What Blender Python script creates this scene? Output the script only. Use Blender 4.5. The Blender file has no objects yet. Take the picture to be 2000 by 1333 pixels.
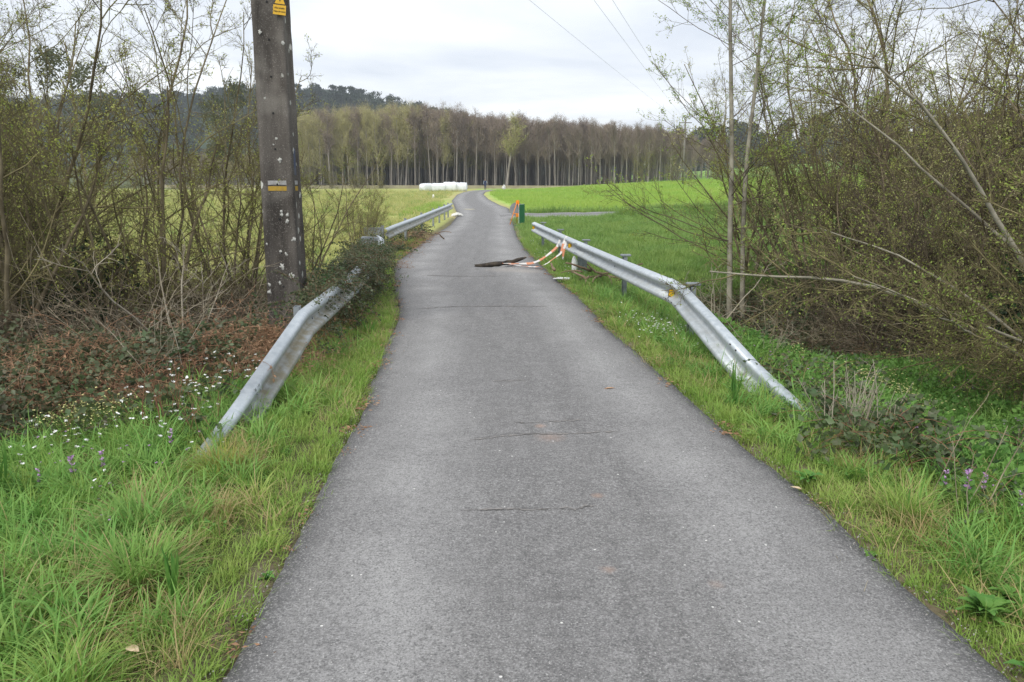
import bpy, bmesh, math, random
import numpy as np
from mathutils import Vector, Matrix, Euler
R = math.radians
random.seed(7)
sc = bpy.context.scene
COL = sc.collection

# ------------------------------------------------------------------ camera, sky, sun, exposure
cam = bpy.data.cameras.new('camera'); camo = bpy.data.objects.new('camera', cam); COL.objects.link(camo)
cam.sensor_width = 23.5; cam.lens = 18.0; cam.clip_start = .05; cam.clip_end = 6000
camo.location = (0, 0, 2.0); camo.rotation_euler = (R(90 - 11.78), 0, 0)
cam.dof.use_dof = True; cam.dof.focus_distance = 6.5; cam.dof.aperture_fstop = 8.0
sc.camera = camo
SUN_EL, SUN_AZ = 52, -35            # a veiled sun high behind the left shoulder
w = bpy.data.worlds.new('World'); sc.world = w; w.use_nodes = True
nt = w.node_tree; nt.nodes.clear(); N = nt.nodes.new; LK = nt.links.new
out = N('ShaderNodeOutputWorld'); bg = N('ShaderNodeBackground'); LK(bg.outputs[0], out.inputs[0])
sky = N('ShaderNodeTexSky'); sky.sky_type = 'NISHITA'; sky.sun_disc = False
sky.sun_elevation = R(SUN_EL); sky.sun_rotation = R(180 + SUN_AZ)
skm = N('ShaderNodeVectorMath'); skm.operation = 'SCALE'; skm.inputs['Scale'].default_value = .1; LK(sky.outputs[0], skm.inputs[0])
tc = N('ShaderNodeTexCoord'); sx = N('ShaderNodeSeparateXYZ'); LK(tc.outputs['Generated'], sx.inputs[0])
def wm(op, a, b=None):
    m = N('ShaderNodeMath'); m.operation = op
    for i, v in enumerate((a, b)):
        if v is None: continue
        if isinstance(v, (int, float)): m.inputs[i].default_value = v
        else: LK(v, m.inputs[i])
    return m.outputs[0]
dz = wm('ADD', wm('MAXIMUM', sx.outputs[2], 0.0), .13)
cv = N('ShaderNodeCombineXYZ'); LK(wm('DIVIDE', sx.outputs[0], dz), cv.inputs[0]); LK(wm('DIVIDE', sx.outputs[1], dz), cv.inputs[1])
nz = N('ShaderNodeTexNoise'); nz.inputs['Scale'].default_value = .62; nz.inputs['Detail'].default_value = 6; nz.inputs['Roughness'].default_value = .52
nz.inputs['Distortion'].default_value = .35
LK(cv.outputs[0], nz.inputs['Vector'])
cr = N('ShaderNodeValToRGB'); LK(nz.outputs[0], cr.inputs[0])
e = cr.color_ramp.elements; e[0].position = .34; e[0].color = (.50, .54, .615, 1); e[1].position = .64; e[1].color = (.90, .91, .92, 1)
e = cr.color_ramp.elements.new(.5); e.color = (.70, .725, .76, 1)
mx = N('ShaderNodeMix'); mx.data_type = 'RGBA'; mx.inputs[0].default_value = .1
LK(cr.outputs[0], mx.inputs[6]); LK(skm.outputs[0], mx.inputs[7]); LK(mx.outputs[2], bg.inputs[0]); bg.inputs[1].default_value = 1.0
sun = bpy.data.lights.new('sun', 'SUN'); sun.energy = 1.5; sun.angle = R(22); sun.color = (1, .965, .9)
suno = bpy.data.objects.new('sun', sun); COL.objects.link(suno); suno.location = (0, -10, 40)
suno.rotation_euler = (R(90 - SUN_EL), 0, R(SUN_AZ))
sc.view_settings.view_transform = 'Standard'; sc.view_settings.look = 'None'
sc.view_settings.exposure = 0.66; sc.view_settings.gamma = 1
sc.render.engine = 'CYCLES'; sc.cycles.use_denoising = True
sc.cycles.denoising_prefilter = 'NONE'; sc.cycles.max_bounces = 4; sc.cycles.volume_bounces = 0; sc.cycles.transparent_max_bounces = 4; sc.cycles.diffuse_bounces = 3; sc.cycles.glossy_bounces = 2

# ------------------------------------------------------------------ helpers
def put(name, me, mats=None, parent=None, label=None, cat=None, group=None, kind=None, loc=None, rot=None, scale=None):
    o = bpy.data.objects.new(name, me); COL.objects.link(o)
    if mats is not None and me is not None and len(me.materials) == 0:
        for m in (mats if isinstance(mats, (list, tuple)) else [mats]): me.materials.append(m)
    if parent: o.parent = parent
    for k, v in (('label', label), ('category', cat), ('group', group), ('kind', kind)):
        if v: o[k] = v
    if loc is not None: o.location = loc
    if rot is not None: o.rotation_euler = rot
    if scale is not None: o.scale = (scale,)*3 if isinstance(scale, (int, float)) else scale
    return o
def thing(name, label, cat, loc=(0,0,0), rz=0, group=None, scale=None):
    return put(name, None, None, None, label, cat, group, None, loc, (0,0,rz), scale)
def mk(name, V, faces, smooth=False, mi=None, attrs=None):
    """mesh from a vertex array and a list of face arrays (each n x k)"""
    if not isinstance(faces, list): faces = [faces]
    faces = [np.asarray(f, np.int32) for f in faces if len(f)]
    me = bpy.data.meshes.new(name); V = np.asarray(V, np.float32)
    me.vertices.add(len(V)); me.vertices.foreach_set('co', V.ravel())
    lt = np.concatenate([np.full(len(f), f.shape[1], np.int32) for f in faces])
    li = np.concatenate([f.ravel() for f in faces])
    me.loops.add(len(li)); me.loops.foreach_set('vertex_index', li)
    me.polygons.add(len(lt)); ls = np.zeros(len(lt), np.int32); ls[1:] = np.cumsum(lt)[:-1]
    me.polygons.foreach_set('loop_start', ls); me.polygons.foreach_set('loop_total', lt)
    if smooth: me.polygons.foreach_set('use_smooth', np.ones(len(lt), bool))
    if mi is not None: me.polygons.foreach_set('material_index', np.asarray(mi, np.int32))
    for k, (typ, arr) in (attrs or {}).items():
        a = me.attributes.new(k, typ, 'POINT')
        a.data.foreach_set('value' if typ == 'FLOAT' else ('color' if typ == 'FLOAT_COLOR' else 'vector'), np.asarray(arr, np.float32).ravel())
    me.update(calc_edges=True); me.validate()
    return me
def join(parts):
    V = []; F = []; o = 0
    for v, fs in parts:
        for f in (fs if isinstance(fs, list) else [fs]):
            F.append(np.asarray(f) + o)
        V.append(v); o += len(v)
    return np.concatenate(V), F
def bmm(name, bm, smooth=False):
    me = bpy.data.meshes.new(name); bm.to_mesh(me); bm.free()
    if smooth:
        for p in me.polygons: p.use_smooth = True
    return me
def boxm(name, sx, sy, sz, bevel=0, loc=(0,0,0), taper=1.0):
    bm = bmesh.new(); bmesh.ops.create_cube(bm, size=1)
    for v in bm.verts:
        t = taper if v.co.z > 0 else 1
        v.co = Vector((v.co.x*sx*t, v.co.y*sy*t, v.co.z*sz)) + Vector(loc)
    if bevel: bmesh.ops.bevel(bm, geom=bm.edges[:], offset=bevel, segments=2, affect='EDGES')
    return bmm(name, bm)
def nrm(a): return a / (np.linalg.norm(a, axis=-1, keepdims=True) + 1e-9)
def tubes(pts, rad, sides=3, rng=None):
    """pts (N,K,3), rad (N,K) -> verts, quads"""
    Nn, K, _ = pts.shape
    T = np.zeros_like(pts); T[:, 1:-1] = pts[:, 2:] - pts[:, :-2]; T[:, 0] = pts[:, 1] - pts[:, 0]; T[:, -1] = pts[:, -1] - pts[:, -2]
    T = nrm(T)
    ref = np.where(np.abs(T[:, :1, 2:3]) > .85, np.array([1., 0, 0]), np.array([0, 0, 1.])); ref = np.broadcast_to(ref, T.shape)
    U = nrm(np.cross(T, ref)); W = np.cross(T, U)
    a = np.arange(sides) * 2*np.pi/sides
    V = pts[:, :, None, :] + rad[:, :, None, None]*(np.cos(a)[None, None, :, None]*U[:, :, None, :] + np.sin(a)[None, None, :, None]*W[:, :, None, :])
    idx = np.arange(Nn*K*sides).reshape(Nn, K, sides)
    A = idx[:, :-1]; B = idx[:, 1:]
    F = np.stack([A, np.roll(A, -1, 2), np.roll(B, -1, 2), B], -1).reshape(-1, 4)
    return V.reshape(-1, 3), F
def grow(P, D, L, K, wander, up, rng):
    P = np.asarray(P, float); d = nrm(np.asarray(D, float)); L = np.broadcast_to(L, (len(P),))
    pts = np.zeros((len(P), K, 3)); pts[:, 0] = P
    for k in range(1, K):
        d = nrm(d + wander*rng.normal(size=d.shape) + np.array([0, 0, up]))
        pts[:, k] = pts[:, k-1] + d*(L/(K-1))[:, None]
    return pts
def spawn(pts, rad, n, lo, hi, ang, sd, Lf, rng, rf=.6, tp=.5):
    Nn, K, _ = pts.shape
    pi = np.repeat(np.arange(Nn), n); t = rng.uniform(lo, hi, len(pi)); u = t*(K-1); k = np.minimum(u.astype(int), K-2); f = (u-k)[:, None]
    P = pts[pi, k]*(1-f) + pts[pi, k+1]*f; T = nrm(pts[pi, k+1] - pts[pi, k])
    r = rad[pi, k]*(1-f[:, 0]) + rad[pi, k+1]*f[:, 0]
    q = nrm(np.cross(T, rng.normal(size=T.shape))); a = np.abs(rng.normal(ang, sd, len(pi)))[:, None]
    D = np.cos(a)*T + np.sin(a)*q
    PL = np.linalg.norm(np.diff(pts, axis=1), axis=2).sum(1)[pi]
    L = PL*Lf*(1 - tp*t)*rng.uniform(.55, 1.25, len(pi))
    return P, D, L, r*rf
def taper(r0, K, end=.35): return np.asarray(r0)[:, None]*np.linspace(1, end, K)[None, :]
def leaves(P, D, size, rng, wid=.45, fold=.15):
    """folded diamond leaves at P along D"""
    n = len(P); D = nrm(D); S = nrm(np.cross(D, rng.normal(size=D.shape))); Nn = np.cross(S, D)
    L = (size*rng.uniform(.6, 1.3, n))[:, None]
    V = np.stack([P, P + D*L*.45 + S*L*wid*.5 + Nn*L*fold, P + D*L, P + D*L*.45 - S*L*wid*.5 + Nn*L*fold], 1).reshape(-1, 3)
    i = np.arange(n)*4
    F = np.concatenate([np.stack([i, i+1, i+2], 1), np.stack([i, i+2, i+3], 1)])
    return V, F
def blades(n, rng, spread, h0, h1, wd, lean=(.1, .6), curl=(.2, 1.2), K=4):
    r = spread*np.sqrt(rng.random(n)); th = rng.random(n)*6.283; az = th + rng.normal(0, .9, n)
    B = np.stack([r*np.cos(th), r*np.sin(th), np.full(n, -.02)], 1); h = rng.uniform(h0, h1, n)
    D = np.stack([np.cos(az), np.sin(az), np.zeros(n)], 1); S = np.stack([-np.sin(az), np.cos(az), np.zeros(n)], 1)
    a0 = rng.uniform(*lean, n); a1 = a0 + rng.uniform(*curl, n)
    V = []; p = B.copy(); w_ = wd*rng.uniform(.7, 1.3, n)
    for k in range(K):
        t = k/(K-1); ww = (w_*(1-t**1.6)*.5)[:, None]
        if k < K-1: V += [p + S*ww, p - S*ww]
        else: V += [p]
        a = a0 + (a1-a0)*t
        p = p + (h/(K-1))[:, None]*(np.sin(a)[:, None]*D + np.cos(a)[:, None]*np.array([0, 0, 1.]))
    V = np.stack(V, 1); m = V.shape[1]; V = V.reshape(-1, 3); o = np.arange(n)*m
    q = [np.stack([o+2*k, o+2*k+1, o+2*k+3, o+2*k+2], 1) for k in range(K-2)]
    tr = np.stack([o+2*(K-2), o+2*(K-2)+1, o+2*(K-1)], 1)
    return V, [np.concatenate(q), tr]

# ------------------------------------------------------------------ materials
def nodes_of(name):
    m = bpy.data.materials.new(name); m.use_nodes = True; t = m.node_tree
    return m, t, t.nodes, t.links, t.nodes['Principled BSDF'], t.nodes['Material Output']
def rgba(c): return (c[0], c[1], c[2], 1)
def mixc(t, fac, a, b, mode='MIX'):
    n = t.nodes.new('ShaderNodeMix'); n.data_type = 'RGBA'; n.blend_type = mode
    for i, v in ((0, fac), (6, a), (7, b)):
        if isinstance(v, (int, float)): n.inputs[i].default_value = v
        elif isinstance(v, tuple): n.inputs[i].default_value = rgba(v)
        else: t.links.new(v, n.inputs[i])
    return n.outputs[2]
def mth(t, op, a, b=None, c=None, clamp=False):
    m = t.nodes.new('ShaderNodeMath'); m.operation = op; m.use_clamp = clamp
    for i, v in enumerate((a, b, c)):
        if v is None: continue
        if isinstance(v, (int, float)): m.inputs[i].default_value = v
        else: t.links.new(v, m.inputs[i])
    return m.outputs[0]
def noise(t, vec, scale, detail=4, rough=.55, dist=0):
    n = t.nodes.new('ShaderNodeTexNoise'); n.inputs['Scale'].default_value = scale; n.inputs['Detail'].default_value = detail
    n.inputs['Roughness'].default_value = rough; n.inputs['Distortion'].default_value = dist
    if vec is not None: t.links.new(vec, n.inputs['Vector'])
    return n.outputs[0]
def ramp(t, fac, lo, hi):
    n = t.nodes.new('ShaderNodeMapRange'); n.inputs[1].default_value = lo; n.inputs[2].default_value = hi; n.clamp = True
    t.links.new(fac, n.inputs[0]); return n.outputs[0]
def wpos(t): return t.nodes.new('ShaderNodeNewGeometry').outputs['Position']
def opos(t): return t.nodes.new('ShaderNodeTexCoord').outputs['Object']
def bump(t, b, h, strength, dist=.01):
    n = t.nodes.new('ShaderNodeBump'); n.inputs['Strength'].default_value = strength; n.inputs['Distance'].default_value = dist
    t.links.new(h, n.inputs['Height']); t.links.new(n.outputs[0], b.inputs['Normal'])
def M(name, c1, c2=None, scale=6., rough=.8, metal=0., world=False, bmp=0, bscale=40, spec=.3, lo=.35, hi=.65):
    m, t, n, l, b, o = nodes_of(name); v = wpos(t) if world else opos(t)
    if c2: l.new(mixc(t, ramp(t, noise(t, v, scale, 5), lo, hi), c1, c2), b.inputs['Base Color'])
    else: b.inputs['Base Color'].default_value = rgba(c1)
    b.inputs['Roughness'].default_value = rough; b.inputs['Metallic'].default_value = metal
    b.inputs['Specular IOR Level'].default_value = spec
    if bmp: bump(t, b, noise(t, v, bscale, 5), bmp)
    return m
def LEAF(name, c1, c2, c3=None, scale=.9, transl=.35, rough=.55, patch=(.4, .6), rnd=.5):
    """thin vegetation: colour drifts over the place and from plant to plant, light passes through"""
    m, t, n, l, b, o = nodes_of(name)
    c = mixc(t, ramp(t, noise(t, wpos(t), scale, 3), *patch), c1, c2)
    if c3:
        r = n.new('ShaderNodeObjectInfo').outputs['Random']
        f2 = ramp(t, noise(t, wpos(t), 9, 2), .45, .75)
        c = mixc(t, mth(t, 'MULTIPLY', mth(t, 'ADD', mth(t, 'MULTIPLY', r, rnd), mth(t, 'MULTIPLY', f2, .5)), .8, clamp=True), c, c3)
    l.new(c, b.inputs['Base Color']); b.inputs['Roughness'].default_value = rough; b.inputs['Specular IOR Level'].default_value = .25
    tr = n.new('ShaderNodeBsdfTranslucent'); l.new(c, tr.inputs[0])
    mx = n.new('ShaderNodeMixShader'); mx.inputs[0].default_value = transl
    l.new(b.outputs[0], mx.inputs[1]); l.new(tr.outputs[0], mx.inputs[2]); l.new(mx.outputs[0], o.inputs[0])
    return m
m_grass = LEAF('grass_blade', (.22, .40, .07), (.29, .44, .095), (.39, .43, .13), 1.6, .36)
m_grass_lush = LEAF('grass_lush', (.14, .34, .07), (.23, .43, .095), (.31, .43, .12), 1.8, .36)
m_grass_pale = LEAF('grass_field_left', (.38, .44, .13), (.54, .51, .20), (.58, .54, .27), .35, .45)
m_grass_field = LEAF('grass_field_right', (.17, .32, .075), (.25, .38, .09), (.32, .40, .13), .6, .42)
m_grass_crop = LEAF('crop_blade', (.30, .50, .09), (.37, .52, .10), (.46, .52, .13), .05, .45)
m_straw = LEAF('dry_straw', (.48, .38, .18), (.40, .30, .14), (.55, .46, .26), 2)
m_weed = LEAF('weed_leaf', (.11, .27, .055), (.18, .35, .07), (.20, .34, .09), 1.2, .4)
m_dock = LEAF('dock_leaf', (.10, .25, .05), (.16, .31, .065), None, 5, .3, .5)
m_bramble = LEAF('bramble_leaf', (.06, .115, .045), (.10, .15, .06), (.14, .10, .08), 1.4, .2, .42)
m_ivy = LEAF('ivy_leaf', (.022, .05, .018), (.04, .08, .025), None, 4, .12, .35)
m_bracken = LEAF('dead_bracken', (.38, .22, .13), (.48, .31, .19), (.28, .16, .10), 1.5, .2, .8)
m_deadtwig = M('dead_twig', (.22, .18, .12), (.42, .36, .26), 3, .9, world=True)
m_paletwig = M('bleached_twig', (.42, .38, .30), (.30, .26, .19), 3, .9, world=True)
m_bark_olive = M('olive_bark', (.085, .068, .04), (.25, .21, .13), 2.5, .9, world=True, bmp=.3)
m_bark_brown = M('brown_bark', (.15, .115, .075), (.28, .23, .15), 2.5, .9, world=True, bmp=.3)
m_bark_grey = M('lichen_grey_bark', (.20, .18, .14), (.42, .39, .31), 4, .9, world=True, bmp=.3)
m_twig_olive = M('olive_twig', (.085, .07, .035), (.26, .225, .11), 2.6, .85, world=True)
m_twig_brown = M('brown_twig', (.065, .05, .035), (.19, .15, .10), 2.6, .85, world=True)
m_bud = LEAF('bud_leaf', (.38, .43, .10), (.48, .50, .15), None, 1.5, .4)
m_bud_green = LEAF('young_leaf', (.27, .38, .08), (.38, .45, .11), None, 1.5, .4)
m_catkin = LEAF('pale_catkin', (.50, .50, .22), (.58, .56, .28), None, 1.5, .3)
m_poplar_bark = M('poplar_bark', (.31, .28, .245), (.21, .185, .16), .6, .9, world=True)
m_poplar_twig = M('poplar_twig', (.22, .175, .145), (.29, .235, .18), .15, .9, world=True)
m_poplar_green = M('poplar_twig_budding', (.34, .31, .15), (.42, .385, .18), .15, .9, world=True)
m_far_leaf = LEAF('evergreen_leaf', (.03, .052, .028), (.05, .075, .035), None, .05, .1)
m_far_leaf2 = LEAF('grey_green_leaf', (.085, .10, .06), (.12, .13, .075), None, .05, .2)
m_petal = M('white_petal', (.86, .86, .84), None, rough=.6)
m_yellow = M('yellow_petal', (.80, .60, .03), None, rough=.6)
m_cream = M('cream_petal', (.78, .74, .33), None, rough=.6)
m_purple = M('purple_petal', (.42, .22, .48), (.55, .36, .58), 60, rough=.6)
m_stem = M('green_stem', (.12, .18, .05), None)
m_rust_stem = M('red_brown_stem', (.20, .09, .055), (.28, .16, .09), 5)

# asphalt
m_asphalt, t, n, l, b, o = nodes_of('worn_asphalt'); v = wpos(t)
at_ = n.new('ShaderNodeAttribute'); at_.attribute_name = 'across'; u = mth(t, 'ABSOLUTE', at_.outputs['Fac'])
track = mth(t, 'SUBTRACT', 1.0, mth(t, 'MULTIPLY', mth(t, 'ABSOLUTE', mth(t, 'SUBTRACT', u, .62)), 3.0), clamp=True)
c = mixc(t, track, (.155, .151, .149), (.325, .320, .316))
mpa = n.new('ShaderNodeMapping'); mpa.inputs['Scale'].default_value = (5, .5, 1); l.new(v, mpa.inputs[0]); c = mixc(t, mth(t, 'MULTIPLY', ramp(t, noise(t, mpa.outputs[0], 1.0, 5, .6), .35, .7), .35), c, (.34, .335, .33))
big = noise(t, v, .9, 5, .6); c = mixc(t, mth(t, 'MULTIPLY', ramp(t, big, .42, .62), .55), c, (.165, .161, .161))
mid = noise(t, v, 7, 5, .65); c = mixc(t, mth(t, 'MULTIPLY', ramp(t, mid, .45, .7), .35), c, (.31, .305, .302))
edge = mth(t, 'MULTIPLY', ramp(t, mth(t, 'ADD', u, mth(t, 'MULTIPLY', noise(t, v, 5, 4), .10)), .93, 1.02), .7); c = mixc(t, edge, c, (.075, .074, .076))
grain = noise(t, v, 36, 4, .7); c = mixc(t, mth(t, 'MULTIPLY', ramp(t, grain, .50, .38), .45), c, (.09, .088, .087)); c = mixc(t, mth(t, 'MULTIPLY', ramp(t, grain, .55, .68), .4), c, (.40, .395, .39))
fine = noise(t, v, 95, 3, .75); c = mixc(t, mth(t, 'MULTIPLY', ramp(t, fine, .47, .35), .85), c, (.075, .075, .076)); c = mixc(t, mth(t, 'MULTIPLY', ramp(t, fine, .54, .66), .7), c, (.42, .415, .41))
vo = n.new('ShaderNodeTexVoronoi'); vo.inputs['Scale'].default_value = 70; l.new(v, vo.inputs['Vector'])
sepc = n.new('ShaderNodeSeparateColor'); l.new(vo.outputs['Color'], sepc.inputs[0])
chip = mth(t, 'MULTIPLY', mth(t, 'LESS_THAN', vo.outputs['Distance'], .24), mth(t, 'GREATER_THAN', sepc.outputs[0], .965))
c = mixc(t, mth(t, 'MULTIPLY', chip, .75), c, (.52, .51, .49))
for (px, py, s, st) in ((.235, 6.13, .07, .55), (.55, 4.72, .06, .5), (.50, 3.75, .06, .4), (1.02, 3.6, .06, .25), (.3, 5.85, .16, .3), (-.15, 17.2, .6, .5), (.35, 17.0, .5, .5)):
    dn = n.new('ShaderNodeVectorMath'); dn.operation = 'DISTANCE'; l.new(v, dn.inputs[0]); dn.inputs[1].default_value = (px, py, 0)
    f = ramp(t, mth(t, 'ADD', dn.outputs['Value'], mth(t, 'MULTIPLY', noise(t, v, 30, 3), s*.9)), s*1.35, s*.4)
    c = mixc(t, mth(t, 'MULTIPLY', f, st), c, (.42, .26, .18) if py < 16 else (.40, .36, .32))
v2 = n.new('ShaderNodeTexVoronoi'); v2.inputs['Scale'].default_value = 22; l.new(v, v2.inputs['Vector']); s2_ = n.new('ShaderNodeSeparateColor'); l.new(v2.outputs['Color'], s2_.inputs[0])
c = mixc(t, mth(t, 'MULTIPLY', mth(t, 'LESS_THAN', v2.outputs['Distance'], .15), mth(t, 'GREATER_THAN', s2_.outputs[0], .965)), c, (.66, .65, .62))
l.new(c, b.inputs['Base Color']); b.inputs['Roughness'].default_value = .86; b.inputs['Specular IOR Level'].default_value = .35
bump(t, b, mth(t, 'ADD', fine, mth(t, 'MULTIPLY', noise(t, v, 30, 3), .6)), .8, .008)
m_crack = M('crack_grit', (.07, .067, .064), (.13, .125, .12), 30, .95, world=True)
m_dust = M('crack_dust', (.30, .28, .26), (.20, .19, .185), 40, .95, world=True)
m_patch = M('yellowed_paint', (.50, .46, .34), (.30, .29, .26), 12, .9, world=True)
# ground: soil and turf, tint stored on the mesh for each kind of land
m_ground, t, n, l, b, o = nodes_of('turf_and_soil'); v = wpos(t)
ta = n.new('ShaderNodeAttribute'); ta.attribute_name = 'tint'
c = mixc(t, mth(t, 'MULTIPLY', ramp(t, noise(t, v, 2.2, 6, .65), .35, .7), .6), ta.outputs['Color'], mixc(t, 1.0, ta.outputs['Color'], (.62, .60, .55), 'MULTIPLY'))
c = mixc(t, mth(t, 'MULTIPLY', ramp(t, noise(t, v, .16, 5, .6), .45, .65), .5), c, mixc(t, 1.0, ta.outputs['Color'], (1.25, 1.12, 1.2), 'MULTIPLY'))
l.new(c, b.inputs['Base Color']); b.inputs['Roughness'].default_value = .95; b.inputs['Specular IOR Level'].default_value = .1
bump(t, b, noise(t, v, 9, 6, .7), .7, .05)
# galvanised steel with grime in the valley of the beam
def galv(name, dirt):
    m, t, n, l, b, o = nodes_of(name); v = wpos(t)
    c = mixc(t, ramp(t, noise(t, v, 14, 5, .6), .35, .65), (.40, .445, .48), (.52, .56, .59))
    c = mixc(t, mth(t, 'MULTIPLY', ramp(t, noise(t, v, 45, 3), .55, .7), .25), c, (.64, .67, .70))
    g = n.new('ShaderNodeAttribute'); g.attribute_name = 'grime'
    c = mixc(t, mth(t, 'MULTIPLY', mth(t, 'MULTIPLY', g.outputs['Fac'], ramp(t, noise(t, v, 6, 5, .65), .30, .62)), dirt), c, (.25, .22, .14))
    l.new(c, b.inputs['Base Color']); b.inputs['Metallic'].default_value = .35; b.inputs['Roughness'].default_value = .48
    bump(t, b, noise(t, v, 18, 3), .12, .01)
    return m
m_galv = galv('galvanised_steel', .30); m_galv_old = galv('grimy_galvanised_steel', .95)
m_galv_post = M('weathered_post_steel', (.20, .22, .24), (.33, .36, .38), 8, .6, .3, world=True)
m_dark = M('dark_hole', (.02, .02, .02), None)
m_reflector = M('amber_reflector', (.80, .46, .015), None, rough=.35)
m_black = M('black_rim', (.03, .03, .03), None, rough=.5)
# concrete of the pole: pitted, lichened
m_conc, t, n, l, b, o = nodes_of('old_concrete'); v = opos(t)
mp = n.new('ShaderNodeMapping'); mp.inputs['Scale'].default_value = (1, 1, .22); l.new(v, mp.inputs[0])
c = mixc(t, ramp(t, noise(t, mp.outputs[0], 3.2, 6, .6), .36, .66), (.052, .046, .041), (.17, .153, .136))
c = mixc(t, mth(t, 'MULTIPLY', ramp(t, noise(t, v, 1.1, 3), .55, .68), .6), c, (.30, .28, .25))
f = noise(t, v, 70, 3, .7); c = mixc(t, mth(t, 'MULTIPLY', ramp(t, f, .58, .70), .7), c, (.36, .34, .31)); c = mixc(t, ramp(t, f, .36, .28), c, (.03, .03, .03))
mp2 = n.new('ShaderNodeMapping'); mp2.inputs['Scale'].default_value = (1, 1, .62); l.new(v, mp2.inputs[0])
vo = n.new('ShaderNodeTexVoronoi'); vo.inputs['Scale'].default_value = 5.5; l.new(mp2.outputs[0], vo.inputs['Vector'])
se = n.new('ShaderNodeSeparateColor'); l.new(vo.outputs['Color'], se.inputs[0])
dist = mth(t, 'ADD', vo.outputs['Distance'], mth(t, 'MULTIPLY', noise(t, v, 25, 3), .10))
f = mth(t, 'MULTIPLY', ramp(t, dist, .235, .19), mth(t, 'GREATER_THAN', se.outputs[0], .70)); c = mixc(t, f, c, (.60, .60, .55))
l.new(c, b.inputs['Base Color']); b.inputs['Roughness'].default_value = .93; b.inputs['Specular IOR Level'].default_value = .15
bump(t, b, noise(t, v, 60, 5, .7), .8, .01)
m_lichen = M('white_lichen', (.55, .55, .51), (.30, .30, .28), 40, .95, bmp=.5)
m_ochre = M('ochre_paint', (.42, .27, .04), (.22, .16, .06), 20, .8, lo=.45, hi=.8)
m_whitepaint = M('faded_white_paint', (.42, .42, .42), (.24, .23, .22), 22, .8)
m_signyellow = M('sign_yellow', (.72, .43, .04), (.66, .39, .035), 20, .5)
m_bluepaint = M('blue_spray_paint', (.05, .07, .13), (.10, .10, .11), 12, .8)
m_wrap = M('white_bale_wrap', (.84, .86, .88), (.74, .77, .81), 1.5, .35, world=True, spec=.5)
m_white = M('white_plastic', (.82, .82, .82), (.62, .64, .66), 6, .5)
m_lime = M('limewashed_stone', (.75, .75, .72), (.55, .54, .5), 6, .9)
m_signback = M('grey_sign_back', (.22, .23, .24), (.29, .30, .31), 4, .5, .3)
m_orange = M('orange_frame', (.85, .27, .02), None, rough=.5)
m_green = M('green_sign', (.012, .13, .05), (.018, .16, .06), 4, .5)
m_log = M('charred_wood', (.025, .022, .02), (.10, .08, .06), 9, .95, bmp=.6)
m_drift = M('drift_wood', (.16, .11, .07), (.30, .22, .15), 6, .9, world=True, bmp=.5)
m_leafbrown = M('fallen_leaf', (.42, .22, .13), (.55, .36, .22), 30, .8)
m_leafpale = M('bleached_leaf', (.60, .45, .27), (.70, .56, .38), 30, .8)
m_stone = M('pale_gravel', (.22, .21, .20), (.40, .38, .35), 3, .95, world=True)
m_wall = M('house_wall', (.82, .82, .80), None); m_roof = M('tile_roof', (.36, .14, .09), None); m_glass = M('window_glass', (.05, .06, .07), None, rough=.2)
m_wire = M('grey_cable', (.22, .23, .25), None, rough=.6)
m_wood = M('grey_pole_wood', (.20, .18, .16), None)
m_skin = M('skin', (.55, .34, .25), None, rough=.6); m_navy = M('navy_fabric', (.020, .032, .085), None, rough=.9); m_paleblue = M('pale_blue_fabric', (.42, .48, .58), None, rough=.9)
m_hair = M('dark_hair', (.03, .022, .015), None, rough=.7); m_shoe = M('grey_shoe', (.35, .34, .33), None)

# ------------------------------------------------------------------ the lie of the land
RL = np.array([(-1.15,-4),(-1.17,0),(-1.19,2.83),(-1.24,3.61),(-1.25,4.8),(-1.31,5.94),(-1.48,8.64),(-1.60,10.5),(-1.80,12.2),(-2.2,14.6),(-2.65,17.5),(-2.85,19.2),(-2.85,22),(-2.8,28),(-2.72,34),(-2.95,43.4),(-3.95,54.7),(-5.36,70.6),(-6.5,93.6),(-6.75,110),(-6.2,125),(-3.8,137),(2,147)])
RR = np.array([(2.1,-4),(2.1,0),(2.08,2.83),(1.98,3.67),(1.9,4.97),(1.75,5.94),(1.5,8.64),(1.3,10.5),(1.2,12.2),(1.01,14.6),(.71,18.1),(.42,22),(.16,28),(.08,34),(.0,41),(-.17,52),(-.96,59.9),(-2.14,74),(-3.47,96.5),(-3.75,112),(-3.2,122),(-1.0,131),(4,139)])
def smst(a, b_, x): t_ = np.clip((x-a)/(b_-a), 0, 1); return t_*t_*(3-2*t_)
def edges(y): return np.interp(y, RL[:, 1], RL[:, 0]), np.interp(y, RR[:, 1], RR[:, 0])
def outside(x, y):
    a, c_ = edges(y); e_ = np.maximum(a-x, x-c_); return np.where(y > 138, np.abs(x-4)*0+5, e_)
def wob(x, y): return (np.sin(x*1.7+y*.9+.5)+np.sin(x*.6-y*1.3+2)+np.sin(x*3.1+1.1*y)*.5+np.sin(y*2.7-x*2.2+1)*.5)/3
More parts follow.
